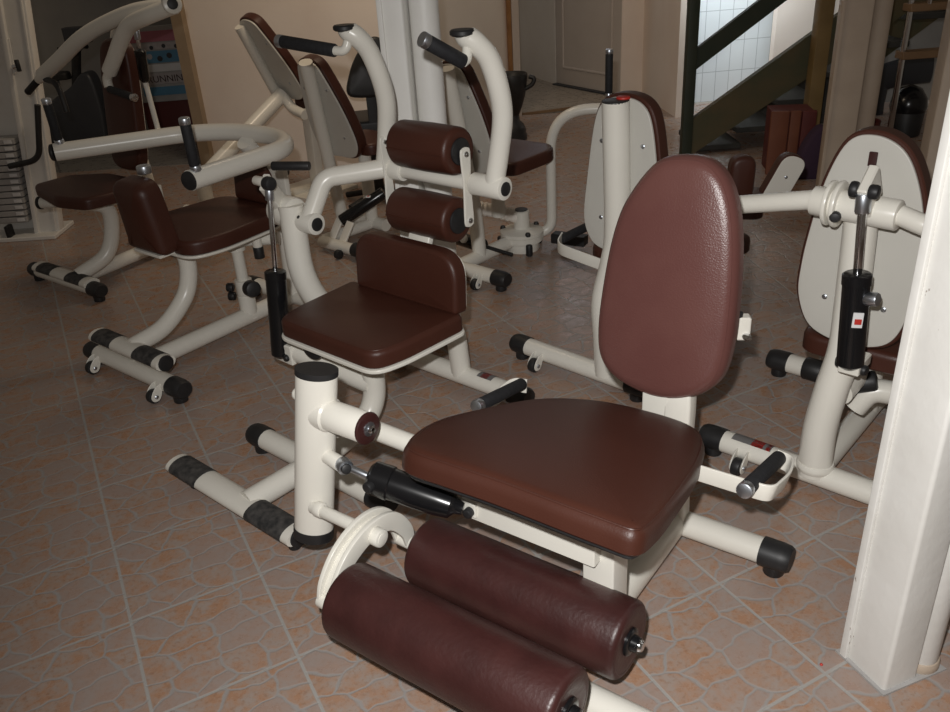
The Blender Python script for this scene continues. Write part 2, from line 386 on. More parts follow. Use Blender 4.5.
def bolt(parent, p, d, r=0.011, m='chrome', h=0.008, name='bolt'):
    p = V(p); d = V(d).normalized()
    return P(name, lathe(p, p+d, [(0, r), (h*0.5, r), (h*0.9, r*0.75), (h, r*0.35)], 12), m, parent)

# ================================================================== the room
struct('floor', poly_slab([(-4.6, -0.6), (3.6, -0.6), (3.6, 7.25), (0.38, 7.25), (-0.5, 5.7), (-1.0, 6.3), (-4.6, 6.3)], -0.1, 0.0), 'floor', smooth=False)
struct('floor_square_laid', poly_slab([(1.02, 3.05), (3.55, 3.35), (3.55, 6.0), (1.7, 6.0), (0.95, 4.3)], 0.0002, 0.0012), 'floor_rot', smooth=False)
struct('floor_hall', poly_slab([(0.38, 7.25), (1.72, 7.62), (1.72, 9.9), (0.1, 9.9)], -0.1, 0.006), 'hall', smooth=False)
struct('floor_side_room', poly_slab([(1.76, 7.25), (3.6, 7.25), (3.6, 8.0), (1.76, 8.0)], -0.1, 0.0), 'hall', smooth=False)
struct('floor_back_room', poly_slab([(-4.6, 6.3), (-1.95, 6.3), (-1.6, 8.7), (-4.6, 8.7)], -0.1, 0.004), 'grey_floor', smooth=False)
# left part: plaster wall with an opening to the back room
wall('wall_left', (-1.86, 6.20), (-0.42, 5.63), 2.4, 'wall', 0.10)
wall('wall_panelled', (-0.42, 5.66), (0.44, 7.20), 2.4, 'wall_panel', 0.05)
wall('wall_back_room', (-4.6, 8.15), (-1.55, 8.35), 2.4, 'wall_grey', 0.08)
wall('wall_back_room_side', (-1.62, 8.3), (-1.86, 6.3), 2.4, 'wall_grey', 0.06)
struct('trim_1', poly_slab([(-1.905, 6.165), (-1.82, 6.13), (-1.79, 6.21), (-1.875, 6.245)], 0, 2.4), 'jamb', smooth=False)
struct('trim_2', poly_slab([(0.437, 7.13), (0.465, 7.16), (0.452, 7.20), (0.425, 7.18)], 0, 2.4), 'orange_wood', smooth=False)
struct('trim_3', poly_slab([(0.470, 7.17), (0.53, 7.22), (0.51, 7.26), (0.452, 7.21)], 0, 2.4), 'door', smooth=False)
struct('baseboard_threshold', poly_slab([(0.38, 7.235), (1.72, 7.600), (1.715, 7.625), (0.375, 7.26)], -0.01, 0.010), 'rung', smooth=False)
wall('wall_hall', (0.55, 9.75), (0.97, 8.56), 2.4, 'wall_panel', 0.06)
wall('wall_hall_corner', (1.46, 7.74), (1.66, 7.80), 2.4, 'wall', 0.08)
wall('wall_right', (1.66, 7.80), (1.72, 6.78), 2.4, 'wall', 0.05)
# hall door
ax = (V((1.46, 7.74, 0))-V((0.97, 8.56, 0))).normalized(); az = V((0, 0, 1)); an = ax.cross(az)
d0 = V((0.97, 8.56, 0)); Ld = (V((1.46, 7.74, 0))-d0).length
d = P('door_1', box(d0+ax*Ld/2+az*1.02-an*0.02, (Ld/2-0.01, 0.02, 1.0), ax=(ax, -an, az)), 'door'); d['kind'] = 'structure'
for z0, z1 in ((0.18, 0.95), (1.1, 1.9)):
    fr = rpoly([(0.13, z0), (Ld-0.13, z0), (Ld-0.13, z1), (0.13, z1)], 0.004)
    P('door_panel', loop_tube(fr, (d0, ax, az, an), 0.003, 0.012), 'door', d)
P('door_sill', box(d0+ax*Ld/2+az*0.010, (Ld/2, 0.04, 0.010), ax=(ax, -an, az)), 'bike_grey', d)
# tiled side room behind the stairs
a, b = V((1.72, 7.26, 0)), V((3.3, 7.46, 0)); du = (b-a).length
me = bpy.data.meshes.new('wall_tiled'); me.from_pydata([a, b, b+V((0, 0, 2.4)), a+V((0, 0, 2.4)), a+V((0, .06, 0)), b+V((0, .06, 0)), b+V((0, .06, 2.4)), a+V((0, .06, 2.4))], [], [[0, 1, 2, 3], [5, 4, 7, 6], [3, 2, 6, 7], [1, 5, 6, 2], [4, 0, 3, 7]])
uv = me.uv_layers.new(name='UV')
for l in me.loops:
    c = me.vertices[l.vertex_index].co; uv.data[l.index].uv = ((c.x-a.x), c.z)
me.materials.append(M['walltile']); wt = bpy.data.objects.new('wall_tiled', me); COL.objects.link(wt); wt['kind'] = 'structure'
wall('wall_stair', (2.52, 6.95), (3.6, 6.85), 2.4, 'wall', 0.12)
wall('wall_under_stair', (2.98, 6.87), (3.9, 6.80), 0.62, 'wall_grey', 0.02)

# ---- steel columns: a box section with a round pipe behind it
def column(name, base, ang, wx, wy, pipe, pr, h, label, m='post_paint', lip=True):
    t = thing(name, base, ang, label, 'column', None)
    s = [(-wx, -wy), (wx, -wy), (wx, wy), (-wx, wy)]
    P('box_section', sweep([(0, 0, 0), (0, 0, h)], 1, sect=rect(wx, wy, 0.008), up=(0, 1, 0)), m, t)
    if lip:
        many('edge_lip', [box((-wx+0.009, -wy-0.004, h/2), (0.009, 0.005, h/2)),], m, t)
    if pipe:
        P('pipe', cyl((*pipe, 0), (*pipe, h), pr, 0.002), m, t)
        P('pipe_foot', cyl((*pipe, 0), (*pipe, 0.03), pr*1.14, 0.008), 'tan_paint', t)
    return t
fr_ang = math.degrees(math.atan2(1.20-1.31, 0.80-0.76))
ct = column('steel_column', (0.842, 1.302), -70, 0.060, 0.046, (0.028, 0.083), 0.036, 2.4, 'chipped white steel column standing close on the right edge', m='chipped')
many('plinth', [poly_slab([(-0.070, -0.056), (0.068, -0.054), (0.07, 0.120), (-0.06, 0.10)], 0.0, 0.005)], 'plate_grey', ct)
column('steel_column', (-0.195, 3.05), -12, 0.0435, 0.05, (0.098, 0.023), 0.050, 2.4, 'white column with a round pipe, behind the back machine with two tall arms', m='white_paint')
column('steel_column', (2.11, 4.68), -16, 0.078, 0.07, (0.135, 0.05), 0.05, 2.4, 'tan painted column beside the wooden stair', m='tan_paint')
column('steel_column', (2.02, 3.42), -16, 0.10, 0.07, None, 0, 2.4, 'tan painted column at the right edge beside the shelves', m='tan_paint', lip=False)

# ---- staircase
st = thing('staircase', (0, 0, 0), 0, 'wooden staircase with dark green newel post rising to the right', 'staircase')
st.location = (1.50, 5.60, 0)
sl = math.tan(math.radians(33.5))
def strg(y):
    x1 = 2.6; return poly_xz([(0.03, 0.0), (0.03, 0.24), (x1, 0.24+x1*0.662), (x1, x1*0.62-0.02)], y, 0.05)
def poly_xz(pts, y, t):
    n = len(pts); vs = [V((x, y, z)) for x, z in pts]+[V((x, y+t, z)) for x, z in pts]
    return vs, [list(range(n)), [n+k for k in range(n)][::-1]]+[[k, (k+1) % n, n+(k+1) % n, n+k] for k in range(n)]
P('stringer', strg(0.0), 'stringer', st, smooth=False)
P('newel_post', box((0.007, 0.025, 1.1), (0.034, 0.034, 1.1)), 'green_paint', st)
P('handrail', poly_xz([(0.03, 0.55), (0.03, 0.68), (2.0, 0.68+1.97*0.70), (2.0, 0.55+1.97*0.70)], 0.005, 0.04), 'green_paint', st, smooth=False)
for k in range(9):
    x = 0.10+0.26*k; z = max(0.035, 0.62*(x+0.14)-0.17)
    P('stair_tread', box((x+0.14, 0.30, z), (0.15, 0.25, 0.018)), 'tread_wood', st)
P('added_shade_screen', poly_xz([(0.25, 0.0), (0.25, 0.10), (1.22, 0.10+0.640*0.97), (1.22, 0.0)], 0.66, 0.02), 'tread_wood', st, smooth=False)  # added dark screen under the stair: stands in for shade, hides the lit floor
P('soffit_board', poly_xz([(1.20, 0.0), (2.6, 1.01), (2.6, 1.55), (1.2, 0.54)], 0.98, 0.03), 'stringer', st, smooth=False)
P('support_post', box((0.80, -0.06, 0.49), (0.045, 0.045, 0.49)), 'ochre_wood', st)

# ---- things under and beside the stair
t = thing('wooden_cabinet', (1.86, 5.06), -8, 'red brown wooden cabinet standing under the stair', 'cabinet')
P('body', box((0.14, 0.13, 0.185), (0.12, 0.11, 0.185)), 'dark_red', t)
for x0, x1 in ((0.0, 0.105), (0.112, 0.172), (0.180, 0.262)):
    P('board', box(((x0+x1)/2, 0.008, 0.19), ((x1-x0)/2, 0.012, 0.19)), 'red_wood' if x0 < 0.15 else 'dark_red', t)
o = P('sack', slab(closed_spline([(-0.13, 0.0), (0.10, 0.0), (0.12, 0.12), (0.10, 0.24), (0.0, 0.31), (-0.08, 0.22), (-0.12, 0.10)]), 0.09, frame((2.12, 4.98, 0.0), (1, -0.1, 0), (0, 0, 1)), 0.03, 0.01), 'purple')
lab(o, 'dark purple cloth sack beside the red brown cabinet', 'sack')
t = thing('wall_bars', (2.635, 5.3), 0, 'chrome upright with two brown wooden rails, at right behind the columns', 'wall bars')
P('upright', cyl((0.08, 0, 0), (0.08, 0, 1.9), 0.018), 'chrome', t); P('upright', cyl((0.75, 0.05, 0), (0.75, 0.05, 1.9), 0.018), 'chrome', t)
for z in (0.615, 0.885, 1.16): P('rail', box((0.42, 0.02, z), (0.36, 0.05, 0.022), 0.05), 'rung', t)
P('upright_sleeve', cyl((0.17, -0.03, 0.9), (0.17, -0.03, 1.5), 0.016), 'chrome', t)
t = thing('lidded_bin', (3.06, 5.78), 0, 'black round topped bin in the shade behind the wooden rails', 'bin')
P('body', lathe((0, 0, 0), (0, 0, 1), [(0, 0.09), (0.01, 0.10), (0.16, 0.11), (0.17, 0.105)]), 'black', t)
P('lid', lathe((0, 0, 0.165), (0, 0, 1.165), [(0, 0.112), (0.03, 0.120), (0.09, 0.110), (0.15, 0.07), (0.175, 0.01)]), 'gloss_black', t)
t = thing('arched_hood', (3.28, 6.43), 0, 'grey arched hood against the wall behind the black bin', 'hood')
P('shell', sweep(spline([(-0.16, 0, 0), (-0.16, 0, 0.12), (-0.13, 0, 0.25), (0.02, 0, 0.30), (0.25, 0, 0.31)]), 0.10, 0.03, up=(0, 0, 1)), 'bike_grey', t)
t = thing('red_tub', (2.60, 5.45), 0, 'dark red tub on the floor behind the tan column', 'tub')
P('body', lathe((0, 0, 0), (0, 0, 1), [(0, 0.08), (0.005, 0.09), (0.19, 0.11), (0.20, 0.112), (0.202, 0.10), (0.02, 0.075)]), 'dark_red', t)
P('lid', slab(closed_spline([(0.07*math.cos(a*math.pi/4), 0.05*math.sin(a*math.pi/4)) for a in range(8)]), 0.02, frame((0, 0, 0.19), (1, 0, 0), (0, 1, 0)), 0.008), 'plate_grey', t)
o = P('bead', lathe((0.720, 1.313, 0.0), (0.720, 1.313, 1.0), [(0, 0.002), (0.001, 0.0035), (0.003, 0.0035), (0.005, 0.001)], 10), 'red')
lab(o, 'tiny red bead on the floor tiles at the foot of the white column', 'bead')
t = thing('pedestal_urn', (0.40, 6.42), 0, 'black urn on a foot, standing by the panelled wall at the hall', 'urn')
P('bowl', lathe((0, 0, 0), (0, 0, 1), [(0.18, 0.05), (0.24, 0.075), (0.32, 0.10), (0.42, 0.118), (0.47, 0.122), (0.48, 0.118), (0.46, 0.10), (0.30, 0.07)]), 'black', t)
P('foot', lathe((0, 0, 0), (0, 0, 1), [(0, 0.105), (0.03, 0.108), (0.05, 0.098), (0.07, 0.10), (0.11, 0.085), (0.14, 0.055), (0.19, 0.05)]), 'bike_grey', t)
P('handle', sweep(spline([(0.10, -0.03, 0.37), (0.15, -0.04, 0.40), (0.165, -0.04, 0.44), (0.13, -0.03, 0.455)]), 0.016), 'black', t)

# ================================================================== back room seen through the opening
t = thing('exercise_bike', (-3.06, 7.05), 0, 'dark exercise bike standing in the back room doorway', 'exercise bike')
P('shroud', slab(closed_spline([(-0.25, 0.06), (0.18, 0.06), (0.26, 0.22), (0.25, 0.55), (0.17, 0.60), (0.05, 0.50), (-0.10, 0.42), (-0.24, 0.30)]), 0.14, frame((0, -0.07, 0.02), (1, 0, 0), (0, 0, 1)), 0.03, 0.012), 'bike_grey', t)
P('console_mast', sweep([(0.02, 0, 0.48), (0.12, 0, 0.85)], 0.035), 'black', t)
P('console', box((0.14, -0.01, 0.88), (0.09, 0.05, 0.06)), 'bike_grey', t)
P('handlebar', sweep(spline([(0.02, -0.15, 0.80), (0.14, -0.10, 0.78), (0.16, 0, 0.80), (0.14, 0.10, 0.78), (0.02, 0.15, 0.80)]), 0.016), 'black', t)
P('saddle', slab(rpoly([(-0.16, -0.10), (0.12, -0.05), (0.12, 0.05), (-0.16, 0.10)], 0.05), 0.06, frame((-0.12, 0, 0.56), (1, 0, 0), (0, 1, 0)), 0.02), 'black', t)
P('seat_post', cyl((-0.12, 0, 0.35), (-0.12, 0, 0.57), 0.02), 'steel', t)
P('flywheel', cyl((-0.16, -0.11, 0.24), (-0.16, -0.075, 0.24), 0.10), 'black', t)
P('crank', sweep([(-0.02, -0.12, 0.27), (0.06, -0.12, 0.16)], 0.012), 'steel', t)
P('pedal', box((0.07, -0.16, 0.15), (0.045, 0.035, 0.012)), 'black', t)
P('base_bar', sweep([(-0.27, -0.2, 0.035), (-0.27, 0.2, 0.035)], 0.03), 'bike_grey', t)
P('base_bar', sweep([(0.28, -0.2, 0.035), (0.28, 0.2, 0.035)], 0.03), 'bike_grey', t)
P('frame', sweep([(-0.27, 0, 0.05), (0.28, 0, 0.05)], 0.03), 'bike_grey', t)
t = thing('equipment_stand', (-3.62, 7.25), 0, 'thin black upright with a knob, left of the exercise bike', 'stand')
P('upright', cyl((0, 0, 0), (0, 0, 1.9), 0.035), 'black', t); P('knob', cyl((0.03, -0.02, 0.62), (0.10, -0.05, 0.62), 0.045, 0.01), 'black', t)
P('foot', cyl((0, 0, 0), (0, 0, 0.02), 0.12), 'black', t)
# poster board: RUNNING
pb = thing('poster_stack', (-2.68, 7.35, 0), 4, 'printed board with pink, white and blue bands and the word RUNNING, in the doorway', 'poster')
bands = [(0.845, 0.755, 'pink', 0.0), (0.750, 0.695, 'pale_print', 0.01), (0.690, 0.590, 'blue', 0.012), (0.585, 0.520, 'white', 0.014), (0.515, 0.420, 'pale_print', 0.016), (0.405, 0.330, 'blue', 0.03)]
P('board', box((0.245, 0.05, 0.58), (0.235, 0.012, 0.30)), 'plate_grey', pb)
for z1, z0, m_, s_ in bands: P('band', box((0.235+s_*0.6, 0.036, (z0+z1)/2), (0.205, 0.003, (z1-z0)/2-0.003)), m_, pb)
for k in range(4): P('printed_figure', lathe((0.09+0.1*k, 0.033, 0.722-0.008*(k % 2)), (0.09+0.1*k, 0.030, 0.722-0.008*(k % 2)), [(0, 0.016), (0.002, 0.016), (0.0022, 0.001)]), 'bike_grey', pb)
for k in range(3): P('printed_figure', lathe((0.16+0.08*k, 0.034, 0.645-0.02*(k % 2)), (0.16+0.08*k, 0.030, 0.645-0.02*(k % 2)), [(0, 0.022), (0.002, 0.022), (0.0022, 0.001)]), 'bike_grey' if k else 'pale_print', pb)
tc = bpy.data.curves.new('word', 'FONT'); tc.body = 'RUNNING'; tc.size = 0.076; tc.align_x = 'CENTER'; tc.extrude = 0.0008
tmp = bpy.data.objects.new('word', tc); COL.objects.link(tmp); bpy.context.view_layer.update()
me = bpy.data.meshes.new_from_object(tmp.evaluated_get(bpy.context.evaluated_depsgraph_get())); bpy.data.objects.remove(tmp)
word = bpy.data.objects.new('word', me); me.materials.clear(); me.materials.append(M['maroon']); COL.objects.link(word)
word.parent = pb; word.location = (0.275, 0.0315, 0.44); word.rotation_euler = (math.radians(90), 0, 0)
P('lower_box', box((0.25, 0.10, 0.155), (0.24, 0.05, 0.155)), 'dark_red', pb)

# ================================================================== weight tower at the left edge
t = thing('weight_tower', (-2.45, 4.80), 0, 'cream weight stack tower with grey numbered plates at the left edge', 'weight machine')
lean = 0.14
P('upright', sweep([(0.0, 0.03, 0.0), (lean*1.7, 0.03, 1.7)], 1, sect=rect(0.062, 0.035, 0.006), up=(0, 1, 0)), 'post_paint', t)
P('channel', sweep([(-0.065, 0.0, 0.0), (-0.065+lean*1.7, 0.0, 1.7)], 1, sect=rect(0.012, 0.03, 0.004), up=(0, 1, 0)), 'post_paint', t)
P('channel', sweep([(0.045, -0.008, 0.03), (0.045+lean*1.7, -0.008, 1.7)], 1, sect=rect(0.006, 0.006, 0.002), up=(0, 1, 0)), 'post_paint', t)
P('back_panel', sweep([(-0.20, 0.10, 0.0), (-0.20+lean*1.7, 0.10, 1.7)], 1, sect=rect(0.15, 0.01, 0.004), up=(0, 1, 0)), 'post_paint', t)
P('base_plate', box((-0.17, 0.05, 0.012), (0.24, 0.14, 0.012)), 'post_paint', t)
for k in range(13):
    z = 0.115+k*0.037
    g = P('weight_plate', box((-0.215+lean*z, 0.02, z), (0.115, 0.06, 0.0155), bev=0.003), 'plate_grey', t)
    P('number_label', box((-0.135+lean*z, -0.041, z), (0.022, 0.0015, 0.009), bev=0.0005), 'white', g)
P('guide_rod', cyl((-0.29, -0.06, 0.02), (-0.29+lean*1.6, -0.06, 1.6), 0.011), 'chrome', t)
P('stack_pin', box((-0.20, -0.05, 0.055), (0.012, 0.03, 0.035)), 'black', t)
P('hook', sweep(fillet([(0.175, -0.06, 0.75), (0.10, -0.06, 0.455), (-0.08, -0.06, 0.43)], 0.07), 0.016), 'black', t)
g = P('pull_pin', cyl((0.105, -0.01, 0.95), (0.105, -0.055, 0.95), 0.012), 'chrome', t); P('pin_knob', cyl((0.13, -0.055, 0.925), (0.13, -0.055, 0.985), 0.012), 'black', g)
P('slot_plate', box((0.075, -0.012, 1.00), (0.022, 0.005, 0.09), ax=((1, 0, 0.0), (0, 1, 0), (0.12, 0, 1))), 'post_paint', t)

# ================================================================== machine A: leg extension (foreground)
A = thing('leg_extension_machine', (0.35, 1.57), -37, 'large foreground leg machine with two maroon rollers, wide brown seat and tall backrest', 'exercise machine', None)
base_bar(A, 0.255, -0.27, 0.245)
base_bar(A, -0.380, -0.10, 0.29)
P('main_beam', sweep([(0.0, 0.255, 0.06), (0.0, -0.370, 0.06)], 0.038, 0.048), 'cream', A)
P('back_post', sweep(spline([(0.0, 0.25, 0.07), (0.0, 0.235, 0.25), (0.0, 0.24, 0.45), (-0.045, 0.30, 0.62), (-0.055, 0.35, 0.80)]), 1, sect=rect(0.034, 0.024, 0.008), up=(0, 1, 0)), 'cream', A)
g = P('seat_post', box((0.045, -0.236, 0.235), (0.036, 0.034, 0.185)), 'cream', A)
P('cross_beam', box((-0.115, -0.275, 0.358), (0.165, 0.020, 0.030)), 'cream', A)
many('seat_support', [box((-0.06, -0.12, 0.415), (0.06, 0.16, 0.018), ax=((1, 0, 0), (0, 1, -.24), (0, .24, 1))), box((0.0, 0.12, 0.36), (0.03, 0.12, 0.03))], 'cream', A)
# seat: padded wedge tipped up towards the front
k = 0.24; cs = math.cos(math.atan(k))
seat_xy = [(-0.305, -0.425), (-0.352, -0.36), (-0.370, -0.24), (-0.336, -0.089), (-0.283, 0.048), (-0.175, 0.140), (-0.046, 0.166), (0.06, 0.154), (0.124, 0.09), (0.166, -0.057), (0.191, -0.223), (0.204, -0.345), (0.195, -0.412), (0.125, -0.420), (-0.085, -0.418), (-0.20, -0.424)]
TH = 0.056
sfr = frame((0, TH*-0.233, 0.48-TH/cs*1.0+TH*0.233*k*-0.0), (1, 0, 0), (0, cs, -k*cs))
sp = closed_spline([(x, y/cs) for x, y in seat_xy], 5)
seat = P('seat', slab(sp, TH, sfr, 0.030, 0.006), 'leather', A)
P('seat_piping', loop_tube(inset(sp, 0.010), sfr, TH-0.008, 0.0022), 'leather', seat)
P('seat_board', slab(inset(sp, 0.012), 0.012, (sfr[0]-sfr[3]*0.013, sfr[1], sfr[2], sfr[3]), 0.003), 'black', seat)
# backrest
kb = 0.2; cb = math.cos(math.atan(kb))
back_pts = [(-0.042, 1.016), (-0.123, 0.998), (-0.187, 0.913), (-0.216, 0.828), (-0.230, 0.705), (-0.232, 0.579), (-0.214, 0.505), (-0.165, 0.462), (-0.088, 0.442), (-0.022, 0.444), (0.039, 0.466), (0.084, 0.506), (0.104, 0.557), (0.108, 0.651), (0.098, 0.786), (0.079, 0.892), (0.050, 0.963), (0.010, 1.003)]
bfr = frame((0, 0.2, 0.45), (1, 0, 0), (0, kb*cb, cb))
bp_ = closed_spline([(x, (z-0.45)/cb) for x, z in back_pts], 5)
bt = 0.058; bfr0 = (bfr[0]-bfr[3]*bt, bfr[1], bfr[2], bfr[3])
br = P('backrest', slab(bp_, bt, bfr0, 0.034, 0.010), 'leather_back', A)
P('backrest_piping', loop_tube(inset(bp_, 0.013), bfr0, bt-0.0095, 0.0022), 'leather_back', br)
P('back_plate', slab(inset(bp_, 0.006), 0.010, (bfr0[0]-bfr0[3]*0.011, *bfr0[1:]), 0.003), 'cream', br)
P('back_bracket', box((-0.055, 0.225, 0.425), (0.034, 0.012, 0.075)), 'cream', A)
g = P('adjuster', box((0.098, 0.36, 0.605), (0.016, 0.016, 0.03), 0.5), 'cream', A)
bolt(g, (0.108, 0.35, 0.588), (0.8, -0.5, 0), 0.009, 'chrome', 0.018); P('adjuster_knob', cyl((0.09, 0.35, 0.632), (0.09, 0.35, 0.648), 0.008), 'black', g)
# side handles: flat strap bent back around a foam grip
for s, off in ((1, 0.0), (-1, -0.135)):
    def q(x, y, z): return (off+s*x, y, z)
    dz = -0.024 if s < 0 else 0.0
    pts = fillet([q(0.07, -0.015, 0.430+dz), q(0.262, -0.020, 0.434+dz), q(0.305, -0.015, 0.432+dz), q(0.312, 0.085, 0.412+dz), q(0.296, 0.155, 0.402), q(0.262, 0.165, 0.400)], 0.045)
    h = P('handle_strap', sweep(pts, 1, sect=rect(0.003, 0.020, 0.0015)), 'cream', A)
    grip_bar(h, q(0.270, 0.155, 0.410), q(0.264, -0.045, 0.452))
# lever upright at the left with its pivot stub
U = P('lever_upright', sweep([(-0.664, -0.404, 0.20), (-0.607, -0.362, 0.640)], 0.0475, 0.036, up=(-0.6, 0.8, 0), seg=28), 'cream', A)
P('end_cap', sweep([(-0.666, -0.406, 0.186), (-0.6655, -0.4055, 0.190), (-0.6625, -0.403, 0.214)], 0.0492, 0.0375, up=(-0.6, 0.8, 0), seg=28), 'black', U)
P('end_cap', sweep([(-0.6075, -0.3623, 0.636), (-0.6063, -0.3614, 0.646), (-0.606, -0.361, 0.649)], 0.0486, 0.0370, up=(-0.6, 0.8, 0), seg=28), 'black', U)
st_ = P('pivot_stub', lathe((-0.62, -0.367, 0.540), (-0.46, -0.367, 0.540), [(0, 0.040), (0.040, 0.040), (0.045, 0.0355), (0.147, 0.0355), (0.150, 0.033)]), 'cream', A)
P('pivot_cap', cyl((-0.473, -0.367, 0.540), (-0.463, -0.367, 0.540), 0.0375, 0.005), 'maroon', st_)
bolt(st_, (-0.463, -0.367, 0.540), (1, 0, 0), 0.017, 'steel', 0.004, 'washer'); bolt(st_, (-0.459, -0.367, 0.540), (1, 0, 0), 0.009, 'chrome', 0.010)
P('lever_tube', sweep(fillet([(-0.655, -0.37, 0.47), (-0.60, -0.26, 0.450), (-0.20, -0.255, 0.436)], 0.06), 0.0235), 'cream', A)
bolt(U, (-0.670, -0.37, 0.57), (-1, 0, 0), 0.016, 'cream', 0.012, 'boss')
# lower shaft, curved roller bracket
sh = P('lever_shaft', cyl((-0.63, -0.423, 0.300), (-0.410, -0.430, 0.308), 0.0150), 'cream', A)
P('shaft_boss', cyl((-0.615, -0.423, 0.301), (-0.592, -0.423, 0.303), 0.0185), 'cream', sh)
arc = spline([(-0.425, -0.580, 0.218), (-0.425, -0.560, 0.262), (-0.425, -0.510, 0.306), (-0.425, -0.440, 0.326), (-0.425, -0.375, 0.310), (-0.425, -0.332, 0.255), (-0.425, -0.320, 0.205)])
wd = lambda t: 0.78+0.44*math.sin(math.pi*t)
rb = P('roller_bracket', sweep(arc, 1, sect=rect(0.019, 0.005, 0.002), up=(1, 0, 0), rad=wd), 'cream', A)
arc2 = [p+V((-0.034, 0, 0)) for p in arc]
P('roller_bracket', sweep(arc2, 1, sect=rect(0.019, 0.005, 0.002), up=(1, 0, 0), rad=wd), 'cream', A)
P('bracket_end', cyl((-0.465, -0.580, 0.220), (-0.419, -0.580, 0.220), 0.0165, 0.003), 'cream', rb); P('bracket_end', cyl((-0.465, -0.320, 0.207), (-0.419, -0.320, 0.207), 0.0165, 0.003), 'cream', rb)
P('bracket_web', sweep([p+V((-0.017, 0, 0)) for p in arc[4:-4]], 1, sect=rect(0.004, 0.016, 0.002), up=(1, 0, 0)), 'cream', rb)
P('bracket_boss', cyl((-0.425, -0.437, 0.314), (-0.396, -0.437, 0.314), 0.0215, 0.005), 'cream', rb); P('boss_cap', cyl((-0.397, -0.437, 0.314), (-0.394, -0.437, 0.314), 0.0150, 0.001), 'cream', rb)
for (y, z, x0, x1) in ((-0.318, 0.200, -0.385, 0.146), (-0.560, 0.238, -0.402, 0.142)):
    P('roller_axle', cyl((-0.455, y, z), (x1+0.01, y, z), 0.0135), 'cream', A)
    R_ = 0.0835; Lr = x1-x0
    prof = [(0.004, 0.030), (0.0, 0.052)]+[(0.014-0.014*math.cos(a), R_-0.014+0.014*math.sin(a)) for a in [math.radians(15*i) for i in range(1, 7)]]+[(Lr*0.3, R_+0.001), (Lr*0.5, R_+0.0005), (Lr*0.7, R_+0.001)]+[(Lr-0.014+0.014*math.sin(a), R_-0.014+0.014*math.cos(a)) for a in [math.radians(15*i) for i in range(0, 6)]]+[(Lr, 0.052), (Lr-0.003, 0.030)]
    r = P('roller', lathe((x0, y, z), (x1, y, z), prof, 40), 'maroon', A, sharp=60)
    P('roller_seam', loop_tube([(0.0675*math.cos(i*math.pi/20), 0.0675*math.sin(i*math.pi/20)) for i in range(40)], ((V((x1-0.0015, y, z))), V((0, 1, 0)), V((0, 0, 1)), V((1, 0, 0))), 0, 0.0018), 'maroon', r)
    P('hub_washer', lathe((x1-0.006, y, z), (x1+1, y, z), [(0, 0.030), (0.008, 0.030), (0.011, 0.026), (0.011, 0.018), (0.024, 0.016), (0.026, 0.013)]), 'gloss_black', r)
    bolt(r, (x1+0.016, y, z), (1, 0, 0), 0.0135, 'chrome', 0.012)
# hydraulic damper between upright and cross beam
P('damper_lug', cyl((-0.625, -0.375, 0.430), (-0.546, -0.388, 0.430), 0.0175), 'cream', A)
dm = P('damper', lathe((-0.478, -0.375, 0.415), (-0.250, -0.300, 0.356), [(0, 0.012), (0.004, 0.030), (0.012, 0.0385), (0.055, 0.0395), (0.058, 0.0365), (0.165, 0.0355), (0.200, 0.031), (0.210, 0.018), (0.228, 0.014)], 28), 'gloss_black', A)
P('piston_rod', cyl((-0.534, -0.388, 0.430), (-0.467, -0.373, 0.412), 0.0085), 'steel', dm)
P('rod_eye', cyl((-0.548, -0.384, 0.430), (-0.524, -0.394, 0.430), 0.019, 0.004), 'steel', dm); P('eye_bolt', cyl((-0.528, -0.394, 0.430), (-0.516, -0.400, 0.434), 0.012, 0.004), 'black', dm)
P('setting_knob', cyl((-0.448, -0.415, 0.415), (-0.448, -0.395, 0.415), 0.013, 0.003), 'black', dm)
P('damper_bracket', box((-0.265, -0.296, 0.360), (0.026, 0.004, 0.018), -0.1), 'cream', dm); P('eye_bolt', cyl((-0.252, -0.318, 0.358), (-0.252, -0.298, 0.358), 0.0115, 0.004), 'black', dm)

# ================================================================== machine B: back machine with two tall arms
B = thing('back_machine', (-0.530, 2.147), -42, 'machine with two tall curved arms and two padded rollers above a small brown seat', 'exercise machine')
base_bar(B, 0.014, -0.238, 0.285)
base_bar(B, 0.70, -0.29, 0.255, casters=(), label=((0.10, 0.165, 'grey_label'), (0.115, 0.145, 'red')))
fp = P('footplate', sweep([(-0.36, -0.234, 0.052), (0.238, -0.234, 0.052)], 0.042, 0.024), 'cream', B)
def tread_band(parent, y, z, x0, x1, rx=0.0425, rz=0.0245):
    vs = []; fs = []; S = 12
    for xx in (x0, x1):
        for i in range(S):
            a = math.radians(-10+200*i/(S-1)); vs.append(V((xx, y+math.cos(a)*(rx+0.001), z+math.sin(a)*(rz+0.0012))))
    for i in range(S-1): fs.append([i, i+1, S+i+1, S+i])
    return P('grip_tape', (vs, fs), 'tread', parent)
tread_band(fp, -0.234, 0.052, -0.34, -0.20); tread_band(fp, -0.234, 0.052, 0.045, 0.210)
P('end_cap', cyl((0.235, -0.234, 0.05), (0.245, -0.234, 0.05), 0.030, 0.004), 'black', fp)
many('rubber_foot', [cyl((x, -0.234, 0.0), (x, -0.234, 0.035), 0.018, 0.003) for x in (-0.27, 0.21)], 'black', fp)
P('foot_tube', sweep(fillet([(0.035, 0.27, 0.43), (0.035, 0.27, 0.13), (0.03, 0.06, 0.075), (0.0, -0.23, 0.055)], 0.16), 0.036), 'cream', B)
P('rear_tube', sweep(fillet([(0.012, 0.70, 0.06), (0.012, 0.68, 0.30), (0.03, 0.25, 0.385)], 0.14), 0.036), 'cream', B)
